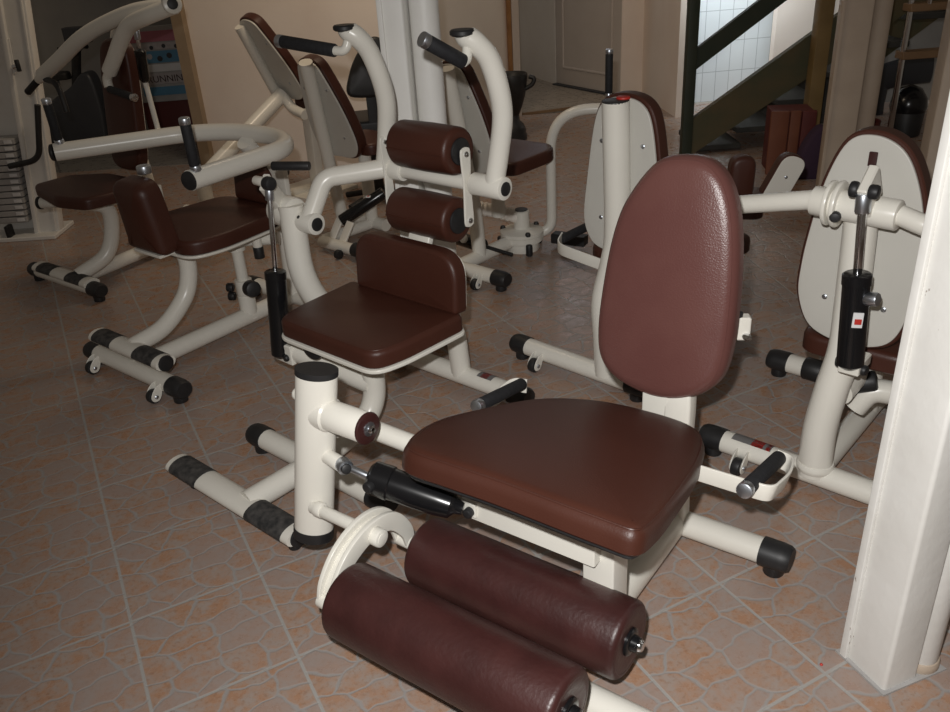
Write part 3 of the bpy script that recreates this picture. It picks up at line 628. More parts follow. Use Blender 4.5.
P('back_tube', sweep(fillet([(0.03, 0.52, 0.38), (0.03, 0.52, 0.60), (0.03, 0.60, 0.72)], 0.08), 1, sect=rect(0.045, 0.012, 0.005), up=(0, 1, 0)), 'cream', B)
so = rpoly([(-0.225, 0.455), (-0.215, 0.20), (-0.19, 0.105), (0.235, 0.105), (0.262, 0.20), (0.275, 0.455)], [0.03, 0.08, 0.09, 0.09, 0.08, 0.03])
sf = frame((0, 0, 0.405), (1, 0, 0), (0, 1, 0))
s_ = P('seat', slab(so, 0.055, sf, 0.018, 0.006), 'leather', B)
P('seat_pan', slab(inset(so, -0.006), 0.014, (V((0, 0, 0.390)), *sf[1:]), 0.004), 'cream', s_)
P('seat_piping', loop_tube(inset(so, 0.012), sf, 0.0525, 0.002), 'leather', s_)
bo = rpoly([(-0.175, 0.0), (0.265, 0.0), (0.265, 0.190), (-0.175, 0.190)], [0.02, 0.02, 0.12, 0.12], 10)
bf = frame((0, 0.475, 0.452), (1, 0, 0), (0, 0.08, 1)); bf = (bf[0]-bf[3]*-0.0, *bf[1:])
b_ = P('back_pad', slab(bo, 0.052, (bf[0], *bf[1:]), 0.016, 0.005), 'leather', B)
P('back_plate', slab(inset(bo, 0.010), 0.012, (bf[0]-bf[3]*0.013, *bf[1:]), 0.003), 'cream', b_)
P('back_pad_piping', loop_tube(inset(bo, 0.014), bf, 0.0505, 0.002), 'leather', b_)
# seat cross tube with end cap and damper foot
ct_ = P('cross_tube', sweep([(-0.31, 0.215, 0.285), (0.035, 0.27, 0.23)], 0.04), 'cream', B)
P('end_cap', cyl((-0.10, 0.16, 0.36), (-0.098, 0.148, 0.358), 0.036, 0.004), 'black', B); P('seat_tube', sweep([(-0.10, 0.16, 0.36), (-0.08, 0.35, 0.37)], 0.035), 'cream', B)
lug = P('damper_lug', box((-0.30, 0.19, 0.275), (0.045, 0.010, 0.035)), 'cream', B); bolt(lug, (-0.275, 0.178, 0.268), (0, -1, 0), 0.012, 'black', 0.012)
# pivot barrel on the curved side post
P('side_post', sweep(fillet([(-0.37, 0.36, 0.72), (-0.35, 0.34, 0.42), (-0.28, 0.52, 0.20), (-0.23, 0.69, 0.07)], 0.17), 0.042), 'cream', B)
pv = P('pivot_barrel', cyl((-0.44, 0.37, 0.670), (-0.262, 0.37, 0.670), 0.035), 'cream', B)
P('end_cap', cyl((-0.263, 0.37, 0.670), (-0.258, 0.37, 0.670), 0.022, 0.003), 'black', pv)
for x in (-0.335, -0.318): bolt(pv, (x, 0.345, 0.692), (0, -0.7, 0.7), 0.006, 'black', 0.004)
P('pivot_block', cyl((-0.46, 0.37, 0.690), (-0.36, 0.37, 0.690), 0.052, 0.012), 'cream', B)
P('lever_crank', sweep(fillet([(-0.30, 0.37, 0.675), (-0.30, 0.455, 0.795), (-0.15, 0.60, 0.812)], 0.035), 0.031), 'cream', B)
P('lever_horn', sweep([(-0.42, 0.37, 0.70), (-0.375, 0.28, 0.815)], 1, sect=rect(0.012, 0.03, 0.005)), 'cream', B)
hn = P('horn_pin', cyl((-0.40, 0.265, 0.822), (-0.335, 0.265, 0.822), 0.015), 'cream', B)
dm = damper(B, (-0.315, 0.185, 0.255), (-0.330, 0.262, 0.820), 0.52, 0.033, 0.008)
P('rod_ball', cyl((-0.345, 0.262, 0.822), (-0.312, 0.262, 0.822), 0.022, 0.008), 'black', dm)
P('side_knob', cyl((-0.35, 0.30, 0.865), (-0.24, 0.36, 0.865), 0.014, 0.004), 'black', dm)
# axle, rollers and their link plates
axl = P('roller_axle', cyl((-0.17, 0.60, 0.812), (0.315, 0.60, 0.812), 0.0235), 'cream', B)
P('axle_collar', cyl((-0.17, 0.60, 0.812), (-0.075, 0.60, 0.812), 0.033), 'cream', axl); P('axle_collar', cyl((0.215, 0.60, 0.812), (0.333, 0.60, 0.812), 0.034), 'cream', axl)
P('end_cap', cyl((0.332, 0.60, 0.812), (0.337, 0.60, 0.812), 0.021, 0.003), 'black', axl)
for (y, z, x0, x1) in ((0.575, 0.910, -0.055, 0.190), (0.575, 0.695, -0.090, 0.165)):
    R_ = 0.070; Lr = x1-x0
    prof = [(0.0, 0.040), (0.003, 0.050)]+[(0.016-0.016*math.cos(a), R_-0.016+0.016*math.sin(a)) for a in [math.radians(18*i) for i in range(1, 6)]]+[(Lr*0.5, R_+0.002)]+[(Lr-0.016+0.016*math.sin(a), R_-0.016+0.016*math.cos(a)) for a in [math.radians(18*i) for i in range(0, 5)]]+[(Lr, 0.05), (Lr-0.002, 0.03)]
    r = P('roller', lathe((x0, y, z), (x1, y, z), prof, 36), 'leather', B, sharp=60)
    P('hub', cyl((x1-0.004, y, z), (x1+0.006, y, z), 0.040, 0.004), 'black', r)
    P('roller_seam', sweep([(x0+0.01, y-R_-0.0015, z), (x1-0.01, y-R_-0.0015, z)], 0.0018, seg=6), 'leather', r)
for x in (0.200, -0.135):
    lo = closed_spline([(0.0+0.021*math.cos(a), 0.10+0.021*math.sin(a)) for a in [math.radians(v) for v in (0, 60, 120, 180)]]+[(-0.016, 0.0)]+[(0.021*math.cos(a)*0.95, -0.10+0.021*math.sin(a)) for a in [math.radians(v) for v in (180, 240, 300, 360)]]+[(0.016, 0.0)], 4)
    lf = (V((x, 0.578, 0.803)), V((0, 1, 0)), V((0, 0, 1)), V((1, 0, 0)))
    lk_ = P('roller_link', slab(lo, 0.009, lf, 0.002), 'cream', B)
    for dz in (0.10, -0.10): bolt(lk_, (x+0.009, 0.578, 0.803+dz), (1, 0, 0), 0.009)
# the two tall arms with handles
for s, xb, xt in ((-1, -0.165, -0.136), (1, 0.292, 0.315)):
    pts = spline([(xb, 0.60, 0.815), (xb+0.025, 0.60, 0.92), (xb+0.052, 0.588, 1.02), (xb+0.062, 0.565, 1.10), (xb+0.058, 0.535, 1.18), (xt+0.020, 0.505, 1.222), (xt+0.004, 0.488, 1.240), (xt+0.002, 0.484, 1.250)])
    a_ = P('arm', sweep(pts, 0.029, seg=22), 'cream', B)
    P('end_cap', lathe(pts[-1]+V((-0.004, -0.006, -0.006)), pts[-1]+V((-0.004, -0.006, 1)), [(0, 0.028), (0.004, 0.033), (0.012, 0.033), (0.016, 0.029)]), 'black', a_)
    if s < 0: hp = [(xt+0.005, 0.49, 1.235), (xt+0.0, 0.47, 1.188), (-0.175, 0.46, 1.190)]; g0, g1 = (-0.17, 0.46, 1.190), (-0.385, 0.44, 1.210)
    else: hp = [(xt+0.005, 0.49, 1.235), (xt+0.015, 0.47, 1.188), (0.330, 0.455, 1.184)]; g0, g1 = (0.330, 0.457, 1.183), (0.300, 0.36, 1.244)
    P('handle_tube', sweep(fillet(hp, 0.03), 0.0135), 'cream', a_)
    grip_bar(a_, g0, g1, 0.019)

# ================================================================== machine C: rowing machine with the wide bent lever, left
Cc = thing('rowing_machine', (-1.309, 2.882), -39.5, 'machine at left with a wide bent lever and two upright black grips', 'exercise machine')
base_bar(Cc, 0.0, -0.255, 0.265, casters=((-0.21, -1), (0.21, -1)))
P('main_beam', sweep([(0.0, 0.0, 0.056), (0.0, 0.80, 0.056)], 0.036), 'cream', Cc)
base_bar(Cc, 0.80, -0.25, 0.25)
fp = P('footplate', sweep([(-0.235, 0.01, 0.135), (0.225, 0.01, 0.135)], 0.042, 0.026), 'cream', Cc)
tread_band(fp, 0.01, 0.135, -0.215, -0.085, 0.042, 0.026); tread_band(fp, 0.01, 0.135, 0.065, 0.195, 0.042, 0.026)
P('end_cap', cyl((0.222, 0.01, 0.135), (0.231, 0.01, 0.135), 0.031, 0.004), 'black', fp)
P('foot_tube', sweep(spline([(-0.01, 0.30, 0.50), (-0.005, 0.325, 0.41), (0.0, 0.318, 0.33), (0.0, 0.275, 0.245), (0.0, 0.16, 0.165), (-0.01, 0.02, 0.135)]), 0.034), 'cream', Cc)
tw = P('seat_tower', lathe((0.0, 0.56, 0.05), (0.0, 0.56, 1.05), [(0, 0.038), (0.015, 0.030), (0.02, 0.036), (0.10, 0.036), (0.102, 0.034), (0.105, 0.036), (0.17, 0.036), (0.172, 0.024), (0.30, 0.024), (0.302, 0.036), (0.40, 0.034)]), 'cream', Cc)
kb_ = P('height_knob', cyl((0.03, 0.545, 0.20), (0.115, 0.52, 0.215), 0.012), 'black', tw); P('knob_head', cyl((0.075, 0.53, 0.21), (0.13, 0.515, 0.218), 0.034, 0.012), 'black', kb_)
kb_ = P('lock_knob', cyl((-0.04, 0.535, 0.185), (-0.065, 0.52, 0.185), 0.019, 0.005), 'black', tw); P('lock_knob', cyl((-0.04, 0.535, 0.145), (-0.065, 0.52, 0.145), 0.019, 0.005), 'black', tw)
ar = P('seat_arm', sweep([(-0.09, 0.46, 0.40), (0.16, 0.66, 0.40)], 0.026), 'cream', Cc)
P('seat_arm_cap', cyl((-0.115, 0.44, 0.40), (-0.075, 0.472, 0.40), 0.036, 0.008), 'black', ar); P('end_cap', cyl((-0.17, 0.44, 0.40), (-0.115, 0.46, 0.40), 0.036, 0.012), 'black', ar)
g = P('stop_post', cyl((0.125, 0.575, 0.345), (0.125, 0.575, 0.48), 0.019), 'cream', Cc); P('end_cap', cyl((0.125, 0.575, 0.335), (0.125, 0.575, 0.385), 0.021), 'black', g)
so = rpoly([(-0.235, 0.225), (0.19, 0.225), (0.225, 0.36), (0.20, 0.70), (-0.22, 0.72), (-0.25, 0.38)], [0.06, 0.08, 0.06, 0.10, 0.10, 0.06])
s_ = P('seat', slab(so, 0.055, frame((0, 0, 0.465), (1, 0, 0), (0, 1, 0)), 0.018, 0.006), 'leather', Cc)
P('seat_pan', slab(inset(so, -0.004), 0.012, frame((0, 0, 0.452), (1, 0, 0), (0, 1, 0)), 0.004), 'cream', s_)
# chest pad in front of the seat
po = rpoly([(-0.115, -0.145), (0.115, -0.145), (0.095, 0.13), (-0.095, 0.13)], [0.03, 0.03, 0.05, 0.05])
pf = frame((0.005, 0.235, 0.620), (1, 0, 0), (0, -0.10, 1))
pd = P('chest_pad', slab(po, 0.095, pf, 0.042, 0.006), 'leather', Cc)
P('chest_plate', slab(inset(po, 0.022), 0.010, (pf[0]-pf[3]*0.011, *pf[1:]), 0.003), 'cream', pd)
P('pad_stem', sweep([(0.005, 0.265, 0.50), (0.005, 0.265, 0.70)], 0.02), 'cream', Cc); P('pad_cap', cyl((0.005, 0.235, 0.755), (0.005, 0.235, 0.785), 0.026, 0.004), 'steel', Cc)
P('pad_foot', box((0.012, 0.205, 0.470), (0.085, 0.045, 0.006)), 'cream', Cc)
# low back pad
bo = rpoly([(-0.12, 0), (0.10, 0), (0.10, 0.155), (-0.12, 0.155)], [0.02, 0.02, 0.07, 0.07])
bf = frame((0.0, 0.73, 0.515), (1, 0, 0), (0, 0.12, 1))
b_ = P('back_pad', slab(bo, 0.05, bf, 0.016, 0.004), 'leather', Cc); P('back_plate', slab(inset(bo, 0.012), 0.012, (bf[0]-bf[3]*0.013, *bf[1:]), 0.003), 'cream', b_)
P('lever_post', sweep(fillet([(0.02, 0.80, 0.06), (0.02, 0.80, 0.60), (0.05, 0.66, 0.78)], 0.10), 0.034), 'cream', Cc)
P('pivot_plate', box((0.12, 0.74, 0.60), (0.05, 0.012, 0.075)), 'cream', Cc)
# the bent lever with two upright grips
lv = P('lever', sweep(fillet([(-0.455, 0.150, 0.803), (-0.215, 0.600, 0.803), (-0.05, 0.700, 0.803), (0.20, 0.715, 0.803), (0.385, 0.600, 0.803), (0.415, 0.150, 0.803)], 0.14), 0.034, seg=20), 'cream', Cc)
for x, dx in ((-0.455, -0.012), (0.415, 0.003)):
    P('end_cap', cyl((x+dx*0.2, 0.152, 0.803), (x+dx, 0.142, 0.803), 0.032, 0.003), 'black', lv)
    P('grip_socket', cyl((x+0.012, 0.175, 0.83), (x+0.012, 0.172, 0.85), 0.018), 'steel', lv)
    grip_bar(lv, (x+0.012, 0.172, 0.848), (x+0.020, 0.165, 0.985), 0.0175)

# ================================================================== machine D: shoulder press with tall back, far left
D = thing('shoulder_press_machine', (-1.974, 3.892), -38, 'machine with a tall narrow brown backrest and two overhead bent arms, far left', 'exercise machine')
base_bar(D, 0.0, -0.255, 0.245)
bar_t = P('footplate', sweep([(-0.24, 0.0, 0.080), (0.235, 0.0, 0.080)], 0.042, 0.024), 'cream', D)
tread_band(bar_t, 0, 0.080, -0.20, -0.07, 0.042, 0.024); tread_band(bar_t, 0, 0.080, 0.06, 0.19, 0.042, 0.024)
P('foot_tube', sweep(spline([(0.10, 0.10, 0.43), (0.13, 0.22, 0.38), (0.13, 0.23, 0.28), (0.12, 0.17, 0.15), (0.09, 0.02, 0.085)]), 0.036), 'cream', D)
P('main_beam', sweep([(0.05, 0.0, 0.056), (-0.02, 0.60, 0.056)], 0.034), 'cream', D)
base_bar(D, 0.60, -0.26, 0.10)
st2 = P('seat_tube', sweep([(-0.20, 0.085, 0.392), (0.24, 0.32, 0.408)], 0.028), 'cream', D); P('end_cap', cyl((-0.212, 0.079, 0.392), (-0.196, 0.087, 0.392), 0.032, 0.004), 'black', st2)
so = rpoly([(-0.20, 0.07), (0.12, 0.0), (0.30, 0.04), (0.34, 0.24), (0.24, 0.38), (-0.02, 0.38), (-0.20, 0.26)], 0.035)
P('seat', slab(so, 0.055, frame((0, 0, 0.435), (1, 0, 0), (0, 1, 0)), 0.02, 0.006), 'leather', D)
bo = closed_spline([(0.0, 0.60), (-0.085, 0.575), (-0.115, 0.48), (-0.125, 0.25), (-0.12, 0.06), (-0.08, 0.0), (0.0, -0.012), (0.08, 0.0), (0.12, 0.06), (0.125, 0.25), (0.115, 0.48), (0.085, 0.575)])
bf = frame((0.115, 0.44, 0.52), (1, 0, 0), (0.10, 0.08, 1)); b_ = P('backrest', slab(bo, 0.055, bf, 0.018, 0.006), 'leather', D)
P('back_plate', slab(inset(bo, 0.014), 0.010, (bf[0]-bf[3]*0.011, *bf[1:]), 0.003), 'cream', b_)
P('back_post', sweep(spline([(-0.02, 0.60, 0.06), (-0.01, 0.56, 0.40), (0.02, 0.53, 0.70), (0.06, 0.52, 0.98), (0.20, 0.49, 1.165), (0.46, 0.465, 1.232)]), 0.036), 'cream', D)
# overhead arms (pivot at the right), each ending in a grip
piv = (0.68, 0.45, 1.262)
pvb = P('pivot_barrel', cyl((0.645, 0.46, 1.258), (0.700, 0.435, 1.266), 0.040, 0.006), 'cream', D); P('end_cap', cyl((0.698, 0.436, 1.2657), (0.704, 0.433, 1.2665), 0.022, 0.003), 'black', pvb)
P('arm', sweep(spline([(0.672, 0.445, 1.255), (0.56, 0.40, 1.222), (0.43, 0.39, 1.185), (0.34, 0.385, 1.12), (0.26, 0.38, 1.04), (0.205, 0.375, 0.985)]), 0.034), 'cream', D)
ae = P('arm_socket', sweep(fillet([(0.21, 0.375, 0.99), (0.175, 0.37, 0.95), (0.185, 0.365, 0.915)], 0.02), 0.021), 'cream', D)
g = P('hand_grip', cyl((0.195, 0.36, 0.908), (0.385, 0.35, 0.886), 0.017), 'grip', D); P('grip_end', cyl((0.382, 0.35, 0.886), (0.402, 0.349, 0.884), 0.018), 'chrome', g)
P('arm', sweep(spline([(0.66, 0.47, 1.255), (0.42, 0.44, 1.235), (0.20, 0.40, 1.18), (0.05, 0.36, 1.12), (-0.12, 0.33, 1.03), (-0.27, 0.305, 0.955)]), 0.034), 'cream', D)
g = P('hand_grip', cyl((-0.30, 0.30, 0.938), (-0.42, 0.285, 0.872), 0.017), 'grip', D); P('grip_socket', cyl((-0.255, 0.307, 0.963), (-0.31, 0.30, 0.932), 0.021), 'cream', g)
P('loop_handle', sweep(fillet([(-0.24, 0.30, 0.94), (-0.12, 0.29, 0.93), (-0.09, 0.28, 0.80)], 0.06), 0.014), 'black', D)
dm = damper(D, (0.335, 0.46, 0.93), (0.375, 0.45, 1.165), 0.60, 0.024, 0.008)
P('damper_strut', sweep([(0.335, 0.46, 0.94), (0.335, 0.47, 0.70)], 0.012), 'cream', D)
P('damper_lug', cyl((0.33, 0.47, 0.69), (0.37, 0.455, 0.69), 0.030, 0.004), 'cream', D)
P('damper_eye', cyl((0.34, 0.465, 0.689), (0.374, 0.453, 0.689), 0.012, 0.003), 'black', D)

# ================================================================== machines seen from behind: E, F, G, H, I, J
def plate_outline(w, h, wt=0.62):
    return closed_spline([(0, h), (-w*wt*0.62, h*0.965), (-w*wt*0.95, h*0.84), (-w*0.90, h*0.50), (-w, h*0.20), (-w*0.80, h*0.05), (-w*0.45, 0), (0, 0), (w*0.45, 0), (w*0.80, h*0.05), (w, h*0.20), (w*0.90, h*0.50), (w*wt*0.95, h*0.84), (w*wt*0.62, h*0.965)])
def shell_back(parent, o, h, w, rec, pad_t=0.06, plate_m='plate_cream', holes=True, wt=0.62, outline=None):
    """backrest seen from its back: pad on +y, cream plate and screws on -y; local frame of the machine"""
    out = outline or plate_outline(w, h, wt)
    fr = frame(o, (-1, 0, 0), (0, rec, 1))        # normal = +y
    out_m = [(-x, y) for x, y in out]
    pad = P('backrest', slab(inset(out_m, -0.010), pad_t, (fr[0]+fr[3]*0.012, *fr[1:]), 0.018, 0.008), 'leather', parent)
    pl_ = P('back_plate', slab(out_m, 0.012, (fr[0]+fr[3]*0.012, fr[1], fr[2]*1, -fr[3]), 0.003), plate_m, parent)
    if holes:
        for sx in (-1, 1):
            for hh in (0.22, 0.72):
                p = fr[0]+fr[1]*(sx*w*0.52)+fr[2]*(h*hh); bolt(pl_, p, -fr[3], 0.0075, 'steel', 0.004, 'screw')
    return pad, pl_
def ang_thing(name, xy, face_deg, label, cat='exercise machine'):
    """machine whose local +y is the way its user faces"""
    return thing(name, xy, face_deg-90, label, cat)

# I: right
I = thing('chest_press_machine', (0.954, 1.955), -43, 'machine seen from behind at right, black damper on its thick curved cream leg', 'exercise machine')
base_bar(I, -0.02, -0.285, 0.33, casters=((-0.20, -1),), label=((-0.245, -0.125, 'grey_label'), (-0.185, -0.150, 'red'), (-0.14, -0.128, 'red')))
P('curved_leg', sweep(spline([(0.0, -0.02, 0.06), (-0.002, -0.02, 0.20), (0.008, -0.012, 0.32), (0.02, 0.01, 0.44), (0.012, 0.03, 0.56), (0.0, 0.035, 0.84)]), 0.046, seg=24, rad=lambda t: 1.0-0.12*t), 'cream', I)
P('leg_weld', cyl((0, -0.02, 0.07), (0, -0.02, 0.10), 0.052, 0.012), 'cream', I)
Iout = closed_spline([(-0.012, 0.567), (-0.075, 0.545), (-0.118, 0.44), (-0.142, 0.30), (-0.152, 0.20), (-0.150, 0.115), (-0.115, 0.035), (-0.05, 0.003), (0.03, 0.0), (0.10, 0.028), (0.132, 0.10), (0.140, 0.22), (0.132, 0.36), (0.10, 0.47), (0.055, 0.54)])
shell_back(I, (-0.003, 0.10, 0.415), 0.56, 0.148, 0.0, 0.065, outline=Iout)
P('slot', box((-0.012, 0.098, 0.925), (0.010, 0.004, 0.018), bev=0.004), 'maroon', I)
hub = P('pivot_barrel', cyl((-0.108, 0.0, 0.832), (0.10, -0.01, 0.830), 0.037, 0.004), 'cream', I)
for x, r_ in ((-0.066, 0.056), (-0.045, 0.058)): P('flange', cyl((x-0.006, 0.0, 0.832), (x+0.006, 0.0, 0.832), r_, 0.004), 'cream', hub)
bolt(hub, (-0.035, -0.045, 0.815), (0.3, -1, 0), 0.014, 'black', 0.014)
P('lever_arm', sweep(fillet([(-0.10, 0.0, 0.835), (-0.33, 0.03, 0.775), (-0.45, 0.06, 0.745)], 0.05), 0.0245), 'cream', I)
P('lever_arm', sweep(fillet([(0.10, -0.01, 0.832), (0.185, -0.02, 0.812), (0.30, 0.25, 0.80), (0.31, 0.5, 0.80)], 0.08), 0.0245), 'cream', I)
P('lever_lug', box((0.035, -0.045, 0.888), (0.012, 0.04, 0.05), ax=((1, 0, 0), (0, 0.8, 0.6), (0, -0.6, 0.8))), 'cream', I)
dm = damper(I, (0.070, -0.095, 0.450), (0.036, -0.090, 0.900), 0.56, 0.0325, 0.0105)
many('pivot_bolt', [cyl((0.004, -0.092, 0.902), (0.024, -0.091, 0.902), 0.019, 0.006), cyl((0.046, -0.091, 0.902), (0.070, -0.090, 0.902), 0.017, 0.006)], 'black', dm)
g = P('setting_knob', cyl((0.080, -0.10, 0.645), (0.112, -0.105, 0.652), 0.017, 0.004, 10), 'steel', dm)
P('label', box((0.078, -0.122, 0.595), (0.012, 0.002, 0.020), 0.5), 'white', dm); P('label_mark', box((0.080, -0.124, 0.592), (0.008, 0.002, 0.007), 0.5), 'red', dm)
lg = P('damper_bracket', box((0.070, -0.06, 0.450), (0.026, 0.045, 0.016)), 'cream', I); bolt(lg, (0.04, -0.08, 0.452), (-1, -0.3, 0), 0.014, 'black', 0.012); bolt(lg, (0.098, -0.08, 0.446), (1, -0.3, 0), 0.014, 'black', 0.012)
P('seat', slab(rpoly([(-0.15, 0.12), (0.16, 0.12), (0.19, 0.46), (-0.17, 0.46)], 0.06), 0.06, frame((0, 0.02, 0.335), (1, 0, 0), (0, 1, 0)), 0.02, 0.006), 'leather', I)
P('seat_tube', sweep([(0.02, 0.03, 0.30), (0.02, 0.45, 0.31)], 0.034), 'cream', I)
b2 = base_bar(I, 0.56, -0.33, 0.30)
P('end_cap', cyl((-0.265, 0.56, 0.056), (-0.20, 0.56, 0.056), 0.039, 0.006), 'black', b2)
P('main_beam', sweep([(0.0, -0.02, 0.056), (0.0, 0.56, 0.056)], 0.034), 'cream', I)
P('front_post', sweep([(0.0, 0.40, 0.06), (0.0, 0.36, 0.31)], 0.034), 'cream', I)
sk = P('side_tube', sweep(fillet([(0.03, 0.15, 0.20), (0.06, 0.17, 0.26), (0.14, 0.20, 0.255)], 0.04), 0.034), 'cream', I); P('end_cap', cyl((0.005, 0.14, 0.272), (0.075, 0.165, 0.295), 0.030, 0.01), 'black', sk)

# H: centre, behind the big backrest
H = thing('leg_machine', (0.45, 2.57), -45, 'machine seen from behind, cream back plate just left of the large brown backrest', 'exercise machine')
base_bar(H, 0.02, -0.375, 0.10, casters=((-0.29, -1),))
P('curved_leg', sweep(spline([(-0.005, 0.02, 0.06), (-0.015, 0.02, 0.20), (-0.03, 0.03, 0.33), (-0.02, 0.065, 0.46), (-0.02, 0.085, 0.58), (-0.028, 0.075, 0.985)]), 0.043, seg=24), 'cream', H)
P('end_cap', cyl((-0.028, 0.075, 0.980), (-0.028, 0.075, 0.988), 0.043, 0.003), 'black', H); P('red_cap', cyl((-0.02, 0.105, 0.985), (-0.02, 0.105, 0.995), 0.022, 0.004), 'red', H)
shell_back(H, (-0.028, 0.115, 0.475), 0.515, 0.150, 0.0, 0.06, wt=0.75)
P('seat', slab(rpoly([(-0.19, 0.15), (0.17, 0.15), (0.24, 0.58), (-0.26, 0.58)], 0.07), 0.06, frame((0, 0, 0.40), (1, 0, 0), (0, 1, 0)), 0.02, 0.006), 'leather', H)
P('seat_tube', sweep([(-0.02, 0.04, 0.36), (-0.02, 0.52, 0.36)], 0.03), 'cream', H)
for s, m_ in ((-1, 1.0), (1, 0.62)):
    pts = fillet([(-0.02+s*0.05, 0.14, 0.40), (-0.02+s*0.20*m_, 0.13, 0.42), (-0.02+s*0.31*m_, 0.15, 0.42), (-0.02+s*0.36*m_, 0.25, 0.42)], 0.07)
    h_ = P('handle_strap', sweep(pts, 1, sect=rect(0.003, 0.021, 0.0015)), 'cream', H)
    grip_bar(h_, (-0.02+s*0.35*m_, 0.235, 0.42), (-0.02+s*0.34*m_, 0.43, 0.43), 0.017)
P('main_beam', sweep([(-0.01, 0.02, 0.056), (-0.01, 0.60, 0.056)], 0.034), 'cream', H); base_bar(H, 0.60, -0.28, 0.12)
P('front_post', sweep([(-0.01, 0.50, 0.06), (-0.01, 0.46, 0.37)], 0.034), 'cream', H)

# G: right of the white column
G = thing('rotary_machine', (0.21, 3.72), -42, 'machine with a round disc base and tilted back plate, just right of the white column', 'exercise machine')
def rear_machine(t, back_o, back_h, back_w, rec, tube, seat_o, seat_w, seat_l, posts):
    shell_back(t, back_o, back_h, back_w, rec, 0.06)
    P('back_tube', sweep(spline(tube), 0.034), 'cream', t)
    so = rpoly([(-seat_w, 0), (seat_w, 0), (seat_w*1.15, seat_l*0.75), (seat_w*0.8, seat_l), (-seat_w*0.8, seat_l), (-seat_w*1.15, seat_l*0.75)], 0.06)
    P('seat', slab(so, 0.06, frame(seat_o, (1, 0, 0), (0, 1, 0.04)), 0.02, 0.006), 'leather', t)
    for p in posts: P('post', sweep(spline(p), 0.034), 'cream', t)
rear_machine(G, (-0.20, -0.035, 0.475), 0.50, 0.150, -0.22,
             [(-0.19, -0.02, 0.06), (-0.19, -0.04, 0.30), (-0.185, -0.085, 0.52), (-0.165, -0.19, 0.955)],
             (-0.16, 0.02, 0.46), 0.165, 0.36, [[(-0.235, 0.19, 0.195), (-0.21, 0.17, 0.46)]])
base_bar(G, -0.185, -0.36, 0.05, casters=((-0.03, -1),))
P('main_beam', sweep([(-0.19, -0.18, 0.056), (-0.19, 0.20, 0.056)], 0.034), 'cream', G)
dsk = P('turntable', lathe((-0.17, 0.29, 0.05), (-0.17, 0.29, 1.05), [(0, 0.10), (0.004, 0.108), (0.03, 0.108), (0.034, 0.10), (0.036, 0.110), (0.05, 0.110), (0.055, 0.10), (0.06, 0.045), (0.065, 0.040), (0.15, 0.040), (0.155, 0.03)], 32), 'cream', G)
P('end_cap', cyl((-0.17, 0.29, 0.204), (-0.17, 0.29, 0.210), 0.033, 0.003), 'black', dsk)
for a in (-35, 80, 200): bolt(dsk, (-0.17+0.1*math.cos(math.radians(a)), 0.29+0.1*math.sin(math.radians(a)), 0.098), (0, 0, 1), 0.014, 'black', 0.02)
P('turntable_foot', cyl((-0.17, 0.29, 0.0), (-0.17, 0.29, 0.05), 0.085), 'cream', dsk)
for a in (-35, 80, 200): P('ball_foot', cyl((-0.17+0.115*math.cos(math.radians(a)), 0.29+0.115*math.sin(math.radians(a)), 0.0), (-0.17+0.115*math.cos(math.radians(a)), 0.29+0.115*math.sin(math.radians(a)), 0.06), 0.017, 0.008), 'black', dsk)
P('sleeve', sweep(spline([(-0.36, 0.13, 0.235), (-0.27, 0.21, 0.205), (-0.17, 0.29, 0.165)]), 0.034, rad=lambda t: 1+0.10*math.sin(t*70)), 'wall_panel', G)
dm = P('damper', cyl((-0.37, 0.03, 0.10), (-0.19, 0.01, 0.10), 0.034), 'gloss_black', G); P('piston_rod', cyl((-0.19, 0.01, 0.10), (-0.02, 0.02, 0.085), 0.009), 'black', dm)
P('gauge', cyl((-0.28, -0.02, 0.13), (-0.282, -0.035, 0.135), 0.022, 0.003), 'white', dm)
P('swing_arm', sweep(fillet([(-0.17, 0.29, 0.075), (-0.07, 0.41, 0.075), (-0.07, 0.41, 0.68), (0.30, 0.62, 0.68)], 0.26, 12), 0.025), 'cream', G)
P('arm_block', box((0.03, 0.42, 0.05), (0.09, 0.03, 0.025), 0.2), 'black', G)
g = P('grip_socket', cyl((0.17, 0.545, 0.68), (0.17, 0.545, 0.755), 0.014), 'steel', G); grip_bar(G, (0.17, 0.545, 0.750), (0.17, 0.545, 0.925), 0.0175)

# F: left of the white column
Fm = thing('back_extension_machine', (-0.52, 4.30), -42, 'machine with a tilted back plate and small black damper, just left of the white column', 'exercise machine')
rear_machine(Fm, (-0.145, 0.0, 0.445), 0.52, 0.160, -0.30,
             [(-0.22, 0.02, 0.06), (-0.235, 0.0, 0.30), (-0.22, -0.03, 0.46), (-0.10, -0.18, 0.945)],
             (-0.10, 0.03, 0.46), 0.15, 0.24, [[(-0.10, 0.12, 0.06), (-0.10, 0.12, 0.46)]])
base_bar(Fm, 0.13, -0.36, 0.0, caps=False)
P('main_beam', sweep([(-0.15, -0.20, 0.045), (-0.10, 0.13, 0.056)], 0.030), 'cream', Fm)
fb = P('base_bar', sweep([(-0.14, -0.21, 0.045), (0.13, -0.21, 0.045)], 0.032, 0.03), 'cream', Fm)
foot_cap(fb, 0.13, -0.21, 0.05, 1)
many('caster_wheel', [cyl((0.03, -0.26, 0.024), (0.055, -0.26, 0.024), 0.024)], 'black', fb)
for dx in (-0.03, 0.055): P('damper_bracket', sweep([(-0.06+dx, -0.19, 0.05), (-0.05+dx, -0.12, 0.15)], 1, sect=rect(0.006, 0.026, 0.003), up=(1, 0, 0)), 'cream', Fm)
